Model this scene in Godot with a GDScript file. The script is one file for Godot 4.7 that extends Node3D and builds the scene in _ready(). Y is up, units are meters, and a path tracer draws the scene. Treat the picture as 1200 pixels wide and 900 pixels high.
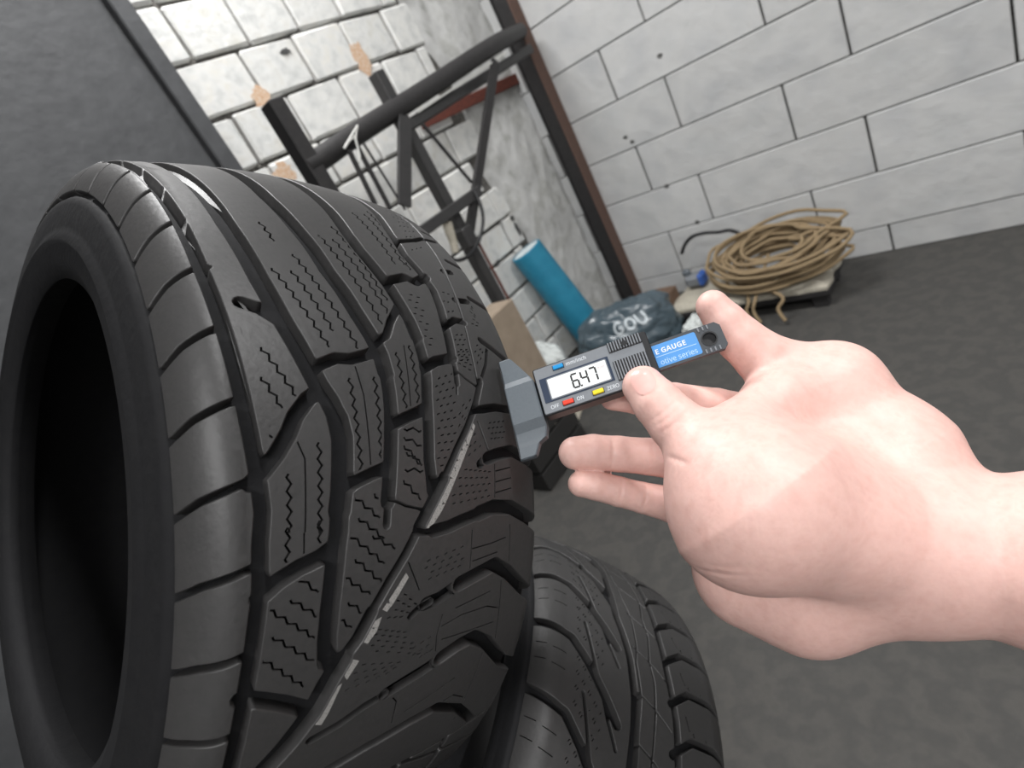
extends Node3D
# A garage corner: leaning tyres, a hand measuring the tread of the nearer one with a digital gauge, block and brick walls, a steel frame behind.

const EYE := Vector3(0, 1.05, 0)             # where the photographer's lens is; the floor is y = 0
const LENS := 650.0                          # focal length in pixels of the 1200 x 900 picture
const RIGHT := Vector3(0.7018447, -0.4578947, -0.5456614)
const DOWN := Vector3(-0.0621599, -0.8024703, 0.5934455)
const AHEAD := Vector3(-0.7096126, -0.3825883, -0.5916723)
const MM := 5.236                            # millimetres of tread per degree of a tyre

var M := {}
var kept := {}
var rng := RandomNumberGenerator.new()


func ray(px: float, py: float) -> Vector3:
	return RIGHT * ((px - 600.0) / LENS) + DOWN * ((py - 450.0) / LENS) + AHEAD

func at(px: float, py: float, depth: float) -> Vector3:
	return EYE + ray(px, py) * depth

func on_x(px: float, py: float, x: float) -> Vector3:
	var r := ray(px, py)
	return EYE + r * (x / r.x)

func on_z(px: float, py: float, z: float) -> Vector3:
	var r := ray(px, py)
	return EYE + r * (z / r.z)

func on_y(px: float, py: float, y: float) -> Vector3:
	var r := ray(px, py)
	return EYE + r * ((y - EYE.y) / r.y)


# ---------------------------------------------------------------- naming

func tag(o: Node3D, label: String, category: String, group := "", kind := "") -> Node3D:
	if label: o.set_meta("label", label)
	if category: o.set_meta("category", category)
	if group: o.set_meta("group", group)
	if kind: o.set_meta("kind", kind)
	return o

func numbered(called: String) -> String:
	var n: int = kept.get(called, 0)
	kept[called] = n + 1
	return called if n == 0 else "%s_%03d" % [called, n]

func thing(called: String, label: String, category: String, where := Vector3.ZERO, group := "") -> Node3D:
	var o := Node3D.new()
	o.name = numbered(called)
	add_child(o)
	o.position = where
	return tag(o, label, category, group)

func put(called: String, mesh: Mesh, mat: Material, parent: Node3D = null, where := Vector3.ZERO) -> MeshInstance3D:
	var o := MeshInstance3D.new()
	var p: Node3D = parent if parent else self
	var n := 0
	var full := called
	while p.has_node(NodePath(full)):
		n += 1
		full = "%s_%03d" % [called, n]
	o.name = full
	o.mesh = mesh
	o.material_override = mat
	p.add_child(o, true)
	o.position = where
	return o

func struct(called: String, mesh: Mesh, mat: Material, where := Vector3.ZERO) -> MeshInstance3D:
	var o := put(called, mesh, mat, null, where)
	o.set_meta("kind", "structure")
	return o


# ---------------------------------------------------------------- shapes

class Soup:
	var v := PackedVector3Array()
	var n := PackedVector3Array()
	var c := PackedColorArray()
	var i := PackedInt32Array()
	func vert(p: Vector3, nn: Vector3) -> int:
		v.append(p)
		n.append(nn)
		return v.size() - 1
	func tri(a: int, b: int, d: int) -> void:     # indices; turned so that the front follows the normals
		var g := (v[b] - v[a]).cross(v[d] - v[a])
		if g.dot(n[a] + n[b] + n[d]) > 0.0:
			i.append_array([a, d, b])
		else:
			i.append_array([a, b, d])
	func quad(a: int, b: int, d: int, e: int) -> void:
		tri(a, b, d)
		tri(a, d, e)
	func flat(pts: Array, out: Vector3) -> void:  # a flat convex polygon that looks towards out
		var g: Vector3 = (pts[1] - pts[0]).cross(pts[2] - pts[0]).normalized()
		if g.dot(out) < 0.0:
			g = -g
		var f := v.size()
		for p in pts: vert(p, g)
		for k in range(1, pts.size() - 1): tri(f, f + k, f + k + 1)
	func mesh() -> ArrayMesh:
		var m := ArrayMesh.new()
		var a := []
		a.resize(Mesh.ARRAY_MAX)
		a[Mesh.ARRAY_VERTEX] = v
		a[Mesh.ARRAY_NORMAL] = n
		if c.size() == v.size(): a[Mesh.ARRAY_COLOR] = c
		a[Mesh.ARRAY_INDEX] = i
		m.add_surface_from_arrays(Mesh.PRIMITIVE_TRIANGLES, a)
		return m

func box_into(s: Soup, size: Vector3, b: float, t := Transform3D()) -> void:
	var h := size / 2.0
	var p := func(sx: int, sy: int, sz: int, k: int) -> Vector3:
		var q := Vector3(sx * (h.x - b), sy * (h.y - b), sz * (h.z - b))
		q[k] = [sx, sy, sz][k] * h[k]
		return t * q
	var mid := t.origin
	for k in 3:
		for sg in [-1, 1]:
			var c := []
			for e in [[-1, -1], [1, -1], [1, 1], [-1, 1]]:
				var x := [0, 0, 0]
				x[k] = sg; x[(k + 1) % 3] = e[0]; x[(k + 2) % 3] = e[1]
				c.append(p.call(x[0], x[1], x[2], k))
			s.flat(c, (c[0] + c[2]) / 2.0 - mid)
		if b <= 0.0: continue
		var k2 := (k + 1) % 3
		var m := (k + 2) % 3
		for s1 in [-1, 1]:
			for s2 in [-1, 1]:
				var c := []
				for e in [[k, -1], [k, 1], [k2, 1], [k2, -1]]:
					var x := [0, 0, 0]
					x[k] = s1; x[k2] = s2; x[m] = e[1]
					c.append(p.call(x[0], x[1], x[2], e[0]))
				s.flat(c, (c[0] + c[2]) / 2.0 - mid)
	if b > 0.0:
		for sx in [-1, 1]:
			for sy in [-1, 1]:
				for sz in [-1, 1]:
					var c := [p.call(sx, sy, sz, 0), p.call(sx, sy, sz, 1), p.call(sx, sy, sz, 2)]
					s.flat(c, c[0] - mid)

func box(size: Vector3, b := 0.0) -> ArrayMesh:
	var s := Soup.new()
	box_into(s, size, b)
	return s.mesh()

func along(p: Vector3, q: Vector3, up := Vector3.UP) -> Basis:      # y runs from p to q
	var y := (q - p).normalized()
	var x := y.cross(up)
	if x.length() < 0.01: x = y.cross(Vector3(0, 0, 1))
	x = x.normalized()
	return Basis(x, y, x.cross(y))

func beam(called: String, p: Vector3, q: Vector3, w: float, d: float, mat: Material, parent: Node3D, up := Vector3.UP, b := 0.003) -> MeshInstance3D:
	var o := put(called, box(Vector3(w, p.distance_to(q), d), b), mat, parent)
	o.transform = Transform3D(along(p, q, up), (p + q) / 2.0 - parent.position)
	return o

func smooth_line(pts: Array, n := 8) -> PackedVector3Array:         # a Catmull-Rom line through the points
	var r := PackedVector3Array()
	for k in pts.size() - 1:
		var a: Vector3 = pts[maxi(k - 1, 0)]
		var b: Vector3 = pts[k]
		var c: Vector3 = pts[k + 1]
		var d: Vector3 = pts[mini(k + 2, pts.size() - 1)]
		for j in n: r.append(b.cubic_interpolate(c, a, d, j / float(n)))
	r.append(pts[pts.size() - 1])
	return r

func tube_into(s: Soup, pts: PackedVector3Array, r: float, sides := 8, r_end := -1.0) -> void:
	var up := Vector3.UP
	var first := s.v.size()
	for k in pts.size():
		var dir := (pts[mini(k + 1, pts.size() - 1)] - pts[maxi(k - 1, 0)]).normalized()
		var x := dir.cross(up)
		if x.length() < 0.05: x = dir.cross(Vector3(0.3, 0, 1))
		x = x.normalized()
		up = x.cross(dir).normalized()
		var rr := r if r_end < 0.0 else lerpf(r, r_end, k / float(pts.size() - 1))
		for j in sides:
			var g := x * cos(TAU * j / sides) + up * sin(TAU * j / sides)
			s.vert(pts[k] + g * rr, g)
	for k in pts.size() - 1:
		for j in sides:
			var a := first + k * sides + j
			var b := first + k * sides + (j + 1) % sides
			s.quad(a, b, b + sides, a + sides)
	for e in [0, pts.size() - 1]:
		var ring := []
		for j in sides: ring.append(s.v[first + e * sides + j])
		s.flat(ring, pts[e] - pts[1 if e == 0 else e - 1])

func tube(pts: Array, r: float, sides := 8, n := 8, r_end := -1.0) -> ArrayMesh:
	var s := Soup.new()
	tube_into(s, smooth_line(pts, n), r, sides, r_end)
	return s.mesh()

func prism(outline: PackedVector2Array, depth: float, b := 0.0) -> ArrayMesh:   # an outline in x and y, from z = 0 to depth, its front edge chamfered
	var s := Soup.new()
	var inner := outline
	if b > 0.0:
		var small := Geometry2D.offset_polygon(outline, -b, Geometry2D.JOIN_MITER)
		if small.size() == 1 and small[0].size() == outline.size(): inner = small[0]
	var off := 0
	if inner != outline:                       # match the corners of both outlines
		var best := INF
		for k in outline.size():
			if inner[k].distance_to(outline[0]) < best:
				best = inner[k].distance_to(outline[0])
				off = k
	var n := outline.size()
	for face in [[inner, depth, 1.0], [outline, 0.0, -1.0]]:
		var ids := Geometry2D.triangulate_polygon(face[0])
		var f := s.v.size()
		for p in face[0]: s.vert(Vector3(p.x, p.y, face[1]), Vector3(0, 0, face[2]))
		for k in range(0, ids.size(), 3): s.tri(f + ids[k], f + ids[k + 1], f + ids[k + 2])
	var cw := Geometry2D.is_polygon_clockwise(outline)
	for k in n:
		var p := outline[k]
		var q := outline[(k + 1) % n]
		var e := (q - p).normalized()
		var out := Vector3(-e.y, e.x, 0) if cw else Vector3(e.y, -e.x, 0)
		var step := 1
		var pi := inner[(off + k * step) % n]
		var qi := inner[(off + (k + 1) * step) % n]
		s.flat([Vector3(p.x, p.y, 0), Vector3(q.x, q.y, 0), Vector3(q.x, q.y, depth - b), Vector3(p.x, p.y, depth - b)], out)
		if b > 0.0: s.flat([Vector3(p.x, p.y, depth - b), Vector3(q.x, q.y, depth - b), Vector3(qi.x, qi.y, depth), Vector3(pi.x, pi.y, depth)], out + Vector3(0, 0, 1))
	return s.mesh()

func blob(size: Vector3, noise: FastNoiseLite, amount: float, fold: float, rows := 28, cols := 44) -> ArrayMesh:    # a lumpy bag that rests on y = 0
	var s := Soup.new()
	var p := func(a: float, b: float) -> Vector3:
		var d := Vector3(cos(a) * cos(b), sin(b), sin(a) * cos(b))
		var r := 1.0 + amount * noise.get_noise_3dv(d * 100.0) + fold * absf(noise.get_noise_3dv(d * 260.0 + Vector3(40, 0, 0)))
		var q := d * r * size / 2.0
		q.y = maxf(q.y + size.y * 0.42, 0.0)
		return q
	for k in rows + 1:
		for j in cols + 1:
			var b := lerpf(-PI / 2, PI / 2, k / float(rows))
			var a := TAU * j / cols
			var e := 0.02
			var g: Vector3 = (p.call(a + e, b) - p.call(a - e, b)).cross(p.call(a, b + e) - p.call(a, b - e))
			var q: Vector3 = p.call(a, b)
			if g.dot(q - Vector3(0, size.y * 0.4, 0)) < 0.0: g = -g
			if g.length() < 1e-9: g = Vector3.UP * (1 if k > rows / 2 else -1)
			s.vert(q, g.normalized())
	for k in rows:
		for j in cols:
			var a := k * (cols + 1) + j
			s.quad(a, a + 1, a + cols + 2, a + cols + 1)
	return s.mesh()

func lettering(words: String, height: float, depth: float, bold := false, spacing := 0.0) -> TextMesh:
	var t := TextMesh.new()
	var f := SystemFont.new()
	f.font_names = PackedStringArray(["Droid Sans"])
	if bold: f.font_weight = 700
	t.font = f
	t.text = words
	t.font_size = 32
	t.pixel_size = height / 23.0
	t.depth = depth
	t.curve_step = 1.0
	return t


# ---------------------------------------------------------------- materials

func noise(freq: float, seed_: int, kind := FastNoiseLite.TYPE_SIMPLEX_SMOOTH, octaves := 4) -> FastNoiseLite:
	var n := FastNoiseLite.new()
	n.noise_type = kind
	n.frequency = freq
	n.seed = seed_
	n.fractal_octaves = octaves
	return n

func noise_picture(freq: float, seed_: int, colors: Array, size := 512, octaves := 4, normal := 0.0) -> NoiseTexture2D:
	var t := NoiseTexture2D.new()
	t.width = size
	t.height = size
	t.seamless = true
	t.noise = noise(freq, seed_, FastNoiseLite.TYPE_SIMPLEX_SMOOTH, octaves)
	if normal > 0.0:
		t.as_normal_map = true
		t.bump_strength = normal
	elif colors.size():
		var g := Gradient.new()
		g.offsets = PackedFloat32Array(range(colors.size()).map(func(k): return k / float(colors.size() - 1)))
		g.colors = PackedColorArray(colors)
		t.color_ramp = g
	return t

func mat(color: Color, rough := 0.6, metal := 0.0, specular := 0.5) -> StandardMaterial3D:
	var m := StandardMaterial3D.new()
	m.albedo_color = color
	m.roughness = rough
	m.metallic = metal
	m.metallic_specular = specular
	return m

func grained(m: StandardMaterial3D, scale: float, colors: Array, freq := 0.02, seed_ := 1, bump := 0.0, world := true, octaves := 4) -> StandardMaterial3D:
	m.uv1_triplanar = true
	m.uv1_world_triplanar = world
	m.uv1_scale = Vector3.ONE * scale
	if colors.size():
		m.albedo_color = Color.WHITE
		m.albedo_texture = noise_picture(freq, seed_, colors, 512, octaves)
	if bump > 0.0:
		m.normal_enabled = true
		m.normal_scale = 1.0
		m.normal_texture = noise_picture(freq * 2.0, seed_ + 7, [], 512, 4, bump)
	return m

func grey(v: int, r := 0, b := 0) -> Color:
	return Color8(v + r, v, v + b)

func materials() -> void:
	M.rubber = grained(mat(grey(60), 0.47, 0, 0.52), 9.0, [Color8(48, 48, 48), Color8(56, 55, 55), Color8(51, 50, 50)], 0.02, 3, 0.7)
	M.carcass = grained(mat(grey(30), 0.75, 0, 0.3), 6.0, [Color8(27, 27, 29), Color8(33, 33, 34)], 0.02, 5, 1.0)
	M.scuff = grained(mat(grey(150), 0.9), 30.0, [Color8(92, 91, 90), Color8(150, 148, 145), Color8(116, 115, 113)], 0.03, 9)
	M.block = []
	for k in 3:
		M.block.append(grained(mat(grey(190), 0.92), 0.9, [Color8(176 + 4 * k, 177 + 4 * k, 178 + 4 * k), Color8(190 + 3 * k, 190 + 3 * k, 189 + 3 * k), Color8(181 + 3 * k, 182 + 3 * k, 182 + 3 * k)], 0.008, 20 + k, 1.5))
	M.joint = grained(mat(grey(92), 0.95), 5.0, [Color8(58, 58, 57), Color8(100, 99, 97), Color8(72, 72, 70)], 0.02, 31)
	M.brick = []
	for k in 4:
		M.brick.append(grained(mat(grey(200), 0.93), 2.2, [Color8(190, 191, 189), Color8(212, 212, 209), Color8([222, 206, 214, 198][k], [221, 204, 211, 196][k], [216, 198, 203, 188][k])], 0.012, 40 + k, 1.2))
	M.joint_dark = mat(grey(70), 0.95)
	M.mortar = grained(mat(grey(110), 0.97), 6.0, [Color8(40, 39, 38), Color8(120, 117, 112), Color8(60, 58, 56), Color8(150, 147, 141)], 0.02, 51, 4.0)
	M.rust_stain = grained(mat(Color8(164, 104, 62), 0.95), 8.0, [Color8(208, 196, 180), Color8(202, 172, 146), Color8(186, 146, 116)], 0.02, 53, 3.0)
	M.plaster = grained(mat(grey(170), 0.95), 0.9, [Color8(142, 143, 136), Color8(190, 190, 188), Color8(200, 200, 198), Color8(176, 176, 172), Color8(206, 206, 204)], 0.012, 61, 1.2, true, 4)
	M.floor = grained(mat(grey(70), 0.8), 1.5, [Color8(65, 64, 61), Color8(72, 70, 67), Color8(63, 62, 60), Color8(70, 68, 65)], 0.02, 71, 1.0)
	M.ceiling = mat(grey(205), 0.95)
	M.steel = grained(mat(grey(50), 0.5, 0.15), 4.0, [Color8(50, 50, 51), Color8(60, 59, 59), Color8(54, 53, 54)], 0.015, 81, 1.0)
	M.steel_dark = grained(mat(grey(38), 0.55, 0.1), 4.0, [Color8(38, 37, 38), Color8(48, 46, 46)], 0.015, 83, 1.0)
	M.rust = grained(mat(Color8(90, 66, 58), 0.85, 0.1), 6.0, [Color8(84, 70, 64), Color8(100, 76, 66), Color8(76, 66, 63)], 0.02, 85, 1.5)
	M.red_rust = grained(mat(Color8(92, 48, 40), 0.85), 6.0, [Color8(72, 38, 34), Color8(122, 62, 46)], 0.02, 87, 1.5)
	M.teal = grained(mat(Color8(38, 130, 160), 0.55), 3.0, [Color8(30, 118, 148), Color8(44, 138, 168)], 0.01, 91)
	M.white_foam = mat(Color8(205, 215, 218), 0.9)
	M.black_bag = mat(Color8(66, 80, 88), 0.3, 0, 0.6)
	M.crate = mat(Color8(44, 43, 42), 0.85)
	M.white_bag = mat(Color8(205, 210, 208), 0.45)
	M.ink = mat(Color8(196, 204, 208), 0.6)
	M.card = grained(mat(Color8(150, 134, 116), 0.92), 3.0, [Color8(138, 124, 108), Color8(154, 139, 122)], 0.01, 93)
	M.brown_card = grained(mat(Color8(120, 92, 68), 0.92), 3.0, [Color8(96, 76, 62), Color8(112, 90, 74)], 0.01, 95)
	M.sack = grained(mat(Color8(176, 170, 156), 0.9), 8.0, [Color8(160, 154, 140), Color8(190, 184, 170)], 0.02, 97, 2.0)
	M.rope = grained(mat(Color8(150, 122, 86), 0.9), 18.0, [Color8(112, 94, 70), Color8(164, 144, 112)], 0.03, 99, 3.0)
	M.black = mat(Color8(22, 22, 24), 0.5)
	M.dark_wood = mat(Color8(34, 32, 32), 0.8)
	M.wire = mat(Color8(205, 205, 200), 0.6)
	M.tape = mat(Color8(52, 92, 168), 0.5)
	M.gauge_black = mat(Color8(24, 25, 28), 0.42)
	M.gauge_grey = grained(mat(Color8(96, 102, 108), 0.45, 0.0), 40.0, [Color8(84, 91, 97), Color8(92, 99, 105)], 0.02, 101, 0.6)
	M.gauge_bar = mat(Color8(56, 60, 65), 0.45)
	M.gauge_face = grained(mat(Color8(146, 150, 156), 0.45, 0.1), 40.0, [Color8(116, 120, 125), Color8(122, 126, 131)], 0.02, 103, 0.5)
	M.gauge_rib = mat(Color8(122, 126, 131), 0.4)
	M.bezel = mat(Color8(40, 52, 72), 0.35)
	M.lcd = mat(Color8(226, 230, 232), 0.4)
	M.digit = mat(Color8(34, 31, 30), 0.7)
	M.faint = mat(Color8(190, 172, 170), 0.7)
	M.print = mat(Color8(214, 218, 222), 0.7)
	M.label = mat(Color8(74, 140, 204), 0.45)
	M.label_dim = mat(Color8(170, 200, 230), 0.6)
	M.blue = mat(Color8(24, 138, 200), 0.4)
	M.red = mat(Color8(226, 62, 40), 0.4)
	M.yellow = mat(Color8(232, 206, 40), 0.4)
	M.skin = grained(mat(Color8(228, 176, 156), 0.46, 0, 0.45), 11.0, [Color8(222, 178, 167), Color8(231, 190, 180), Color8(225, 182, 172), Color8(219, 173, 162)], 0.016, 105, 0.8)
	M.skin.subsurf_scatter_enabled = true
	M.skin.subsurf_scatter_strength = 0.06
	M.nail = mat(Color8(228, 180, 172), 0.25, 0, 0.6)
	M.sleeve = mat(Color8(38, 40, 46), 0.95)
	M.sheet = grained(mat(grey(60), 0.6, 0.1), 2.0, [Color8(66, 67, 69), Color8(78, 79, 81)], 0.01, 107, 1.0)
	M.lamp = mat(Color8(240, 240, 240), 0.5)
	M.lamp.emission_enabled = true
	M.lamp.emission = Color(1, 0.98, 0.95)
	M.lamp.emission_energy_multiplier = 2.0
	M.lamp_case = mat(grey(200), 0.5)


# ---------------------------------------------------------------- the place

func lens_and_light() -> void:
	var cam := Camera3D.new()
	cam.name = "camera"
	cam.keep_aspect = Camera3D.KEEP_HEIGHT
	var eye := CameraAttributesPhysical.new()      # a phone lens focused on the gauge: what lies metres behind is a little soft
	eye.frustum_focal_length = 25.0
	eye.frustum_focus_distance = 0.385
	eye.exposure_aperture = 9.0
	cam.attributes = eye
	cam.near = 0.02
	cam.far = 30.0
	cam.transform = Transform3D(Basis(RIGHT, -DOWN, -AHEAD), EYE)
	add_child(cam)
	cam.fov = rad_to_deg(2.0 * atan(450.0 / LENS))
	var around := WorldEnvironment.new()
	around.name = "surroundings"
	var e := Environment.new()
	e.background_mode = Environment.BG_COLOR
	e.background_color = Color(0.02, 0.02, 0.02)
	e.tonemap_mode = Environment.TONE_MAPPER_LINEAR
	e.tonemap_exposure = 1.08
	e.sdfgi_enabled = true
	e.ssao_enabled = true
	e.ssil_enabled = true
	around.environment = e
	add_child(around)
	# four long ceiling lights, all behind and above the picture
	for l in [[-1.15, -0.95, 4.4, "first of the four ceiling lights, over the near tyre"], [0.9, 1.2, 3.7, "ceiling light behind the photographer"], [1.1, -1.0, 4.3, "ceiling light over the arm, near the block wall"], [2.3, 1.9, 4.0, "ceiling light farthest from the brick wall"]]:
		ceiling_light(Vector3(l[0], 2.66, l[1]), l[2], l[3])

func ceiling_light(where: Vector3, energy: float, label: String) -> void:
	var t := thing("ceiling_light", label, "lamp", where, "ceiling lights")
	put("housing", box(Vector3(1.24, 0.05, 0.26), 0.008), M.lamp_case, t, Vector3(0, 0.115, 0))
	put("diffuser", box(Vector3(1.2, 0.05, 0.22), 0.01), M.lamp, t, Vector3(0, 0.066, 0))
	var a := AreaLight3D.new()
	a.name = "glow"
	a.area_size = Vector2(1.2, 0.24)
	a.light_energy = energy
	a.light_color = Color(1, 1, 1)
	a.shadow_enabled = true
	a.area_range = 12.0
	a.area_attenuation = 2.0
	t.add_child(a)
	a.position = Vector3(0, 0.03, 0)
	a.rotation_degrees = Vector3(-90, 0, 0)

func _ready() -> void:
	rng.seed = 11
	materials()
	lens_and_light()
	room()
	left_wall_pieces()
	right_wall_pieces()
	tyres()
	gauge()
	person()
	steel_things()
	corner_things()
	rope_corner()

func room() -> void:
	struct("floor", box(Vector3(5.1, 0.1, 5.7)), M.floor, Vector3(0.7, -0.05, 0.4))
	struct("ceiling", box(Vector3(5.1, 0.1, 5.7)), M.ceiling, Vector3(0.7, 2.87, 0.4))
	struct("wall_left", box(Vector3(0.12, 2.82, 5.5)), M.mortar, Vector3(-1.775, 1.41, 0.4))
	struct("wall_right", box(Vector3(4.9, 2.82, 0.12)), M.joint, Vector3(0.7, 1.41, -2.385))
	struct("wall_far", box(Vector3(0.12, 2.82, 5.5)), M.ceiling, Vector3(3.15, 1.41, 0.4))
	struct("wall_front", box(Vector3(4.9, 2.82, 0.12)), M.ceiling, Vector3(0.7, 1.41, 3.15))
	# the sheet steel door beyond the brickwork, past the left edge of the photograph
	var d := struct("door_1", box(Vector3(0.04, 2.1, 1.8), 0.004), M.sheet, Vector3(-1.655, 1.05, 0.02))
	for k in 3:
		put("stiffener", box(Vector3(0.03, 0.05, 1.76), 0.004), M.sheet, d, Vector3(0.034, -0.85 + 0.85 * k, 0))
	for z in [-0.87, 0.87]:
		put("stiffener", box(Vector3(0.03, 2.06, 0.05), 0.004), M.sheet, d, Vector3(0.034, 0, z))

func rough_box(size: Vector3, seed_: int) -> ArrayMesh:            # a brick with worn, uneven edges
	var r := RandomNumberGenerator.new()
	r.seed = seed_
	var s := Soup.new()
	box_into(s, size, 0.006)
	var moved := {}
	for k in s.v.size():
		var key := s.v[k].snapped(Vector3.ONE * 0.0005)
		if not moved.has(key): moved[key] = Vector3(r.randf_range(-0.002, 0.002), r.randf_range(-0.0035, 0.0035), r.randf_range(-0.0035, 0.0035))
		s.v[k] += moved[key]
	return s.mesh()

func left_wall_pieces() -> void:
	var wall := get_node("wall_left") as MeshInstance3D
	var rows := [-1.05, -0.90, -0.76, -0.62, -0.468, -0.332, -0.195, -0.055, 0.09, 0.238, 0.394, 0.548, 0.7, 0.85]
	var shapes := []
	for k in 5: shapes.append(rough_box(Vector3(0.05, 1, 1) * Vector3(1, 0.132, 0.196), 300 + k))
	for k in rows.size() - 1:
		var y0: float = EYE.y + rows[k]
		var y1: float = EYE.y + rows[k + 1]
		var z := -1.205 + (0.0 if k % 3 != 1 else 0.06) + rng.randf_range(-0.02, 0.02)
		var starts := [z]
		while starts[starts.size() - 1] > -1.9: starts.append(starts[starts.size() - 1] - rng.randf_range(0.19, 0.225))
		starts.push_front(z + rng.randf_range(0.19, 0.22))
		starts.push_front(starts[0] + rng.randf_range(0.19, 0.22))
		for j in starts.size() - 1:
			var za: float = starts[j]
			var zb: float = starts[j + 1]
			var end := -1.9 + 0.045 * sin(k * 2.4)
			if za < end + 0.05: continue
			zb = maxf(zb, end)
			var w := za - zb - rng.randf_range(0.007, 0.013)
			var h := y1 - y0 - rng.randf_range(0.008, 0.015)
			var m: Material = M.brick[rng.randi() % 4]
			var o := put("brick", shapes[rng.randi() % 5], m, wall)
			o.position = Vector3(-1.722 + rng.randf_range(-0.003, 0.004), (y0 + y1) / 2.0, (za + zb) / 2.0) - wall.position
			o.scale = Vector3(1, h / 0.132, w / 0.196)
			o.rotation_degrees = Vector3(rng.randf_range(-0.8, 0.8), 0, 0)
	# rust-stained lime that has run over the bricks, and the plaster between the bricks and the corner
	var pl := put("plaster", plaster_patch(), M.plaster, wall)
	pl.position = Vector3(-1.7, 0, 0) - wall.position
	for st in [[424, 68, 0.030, 0.05], [306, 114, 0.028, 0.03], [597, 98, 0.04, 0.05], [333, 203, 0.04, 0.03]]:
		var c := on_x(st[0], st[1], -1.695)
		var o := put("rust_stain", stain(st[2], st[3], int(st[0])), M.rust_stain, wall)
		o.position = c - wall.position
	# dark holes broken out of two bricks
	for st in [[334, 60, 0.018, 0.008], [606, 268, 0.010, 0.03], [600, 256, 0.012, 0.012], [583, 308, 0.02, 0.008]]:
		var c := on_x(st[0], st[1], -1.694)
		var o := put("chipped_hole", stain(st[2], st[3], int(st[0]) + 3), M.joint_dark, wall)
		o.position = c - wall.position

func stain(w: float, h: float, seed_: int) -> ArrayMesh:
	var n := noise(0.9, seed_)
	var pts := PackedVector2Array()
	for k in 26:
		var a := TAU * k / 26.0
		var r := 1.0 + 0.55 * n.get_noise_2d(cos(a) * 2.0, sin(a) * 2.0)
		pts.append(Vector2(cos(a) * w * r, sin(a) * h * r))
	var s := Soup.new()
	var ids := Geometry2D.triangulate_polygon(pts)
	for p in pts: s.vert(Vector3(0.003, p.y, -p.x), Vector3(1, 0, 0))
	for p in pts: s.vert(Vector3(-0.004, p.y * 1.02, -p.x * 1.02), Vector3(1, 0, 0))
	for k in range(0, ids.size(), 3): s.tri(ids[k], ids[k + 1], ids[k + 2])
	for k in pts.size(): s.quad(k, (k + 1) % 26, (k + 1) % 26 + 26, k + 26)
	return s.mesh()

func plaster_patch() -> ArrayMesh:
	var n := noise(2.0, 8)
	var s := Soup.new()
	var cols := 24
	var rows := 70
	var p := func(j: int, k: int) -> Vector3:
		var y := 2.8 * k / rows
		var edge := -1.905 + 0.035 * n.get_noise_2d(y * 3.0, 1.0) + 0.03 * sin(y * 9.0)
		var z := lerpf(edge, -2.325, j / float(cols))
		var x := 0.012 + 0.012 * n.get_noise_2d(y * 2.0, z * 2.0) + 0.006 * n.get_noise_2d(y * 9.0, z * 9.0)
		if j == 0: x = -0.02
		return Vector3(x, y, z)
	for k in rows + 1:
		for j in cols + 1:
			var g: Vector3 = (p.call(mini(j + 1, cols), k) - p.call(maxi(j - 1, 1), k)).cross(p.call(j, mini(k + 1, rows)) - p.call(j, maxi(k - 1, 0)))
			if g.x < 0.0: g = -g
			s.vert(p.call(j, k), g.normalized() if g.length() > 0.0 else Vector3.RIGHT)
	for k in rows:
		for j in cols:
			var a := k * (cols + 1) + j
			s.quad(a, a + 1, a + cols + 2, a + cols + 1)
	return s.mesh()

func right_wall_pieces() -> void:
	var wall := get_node("wall_right") as MeshInstance3D
	var tops := [-1.05, -0.945, -0.743, -0.541, -0.339, -0.138, 0.065, 0.267, 0.47, 0.673, 0.875]
	var shape := box(Vector3(0.597, 0.196, 0.05), 0.003)
	var face := rough_box(Vector3(0.05, 0.196, 0.597), 77)
	for k in tops.size() - 1:
		var y0: float = EYE.y + tops[k]
		var y1: float = EYE.y + tops[k + 1]
		var joint := -1.261 if k % 2 == 1 else -1.044
		for j in range(-2, 3):
			var xa := joint + 0.603 * j
			var xb := xa + 0.603
			if xb < -1.7 or xa > 0.3: continue
			xa = maxf(xa, -1.715)
			var gap := rng.randf_range(0.006, 0.010)
			var o := put("block", shape, M.block[rng.randi() % 3], wall)
			o.position = Vector3((xa + xb) / 2.0, (y0 + y1) / 2.0, -2.335 + rng.randf_range(-0.0015, 0.0015)) - wall.position
			o.scale = Vector3((xb - xa - gap) / 0.597, (y1 - y0 - 0.004) / 0.196, 1)
	# small chips on the block edges
	for c in [[733, 161], [741, 166], [781, 218], [817, 260], [773, 65]]:
		var w := on_z(c[0], c[1], -2.3105)
		var o := put("chip", stain(0.010, 0.007, int(c[0])), M.joint, wall)
		o.position = w - wall.position
		o.rotation_degrees = Vector3(0, -90, 0)


# ---------------------------------------------------------------- steel behind the tyres

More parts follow.
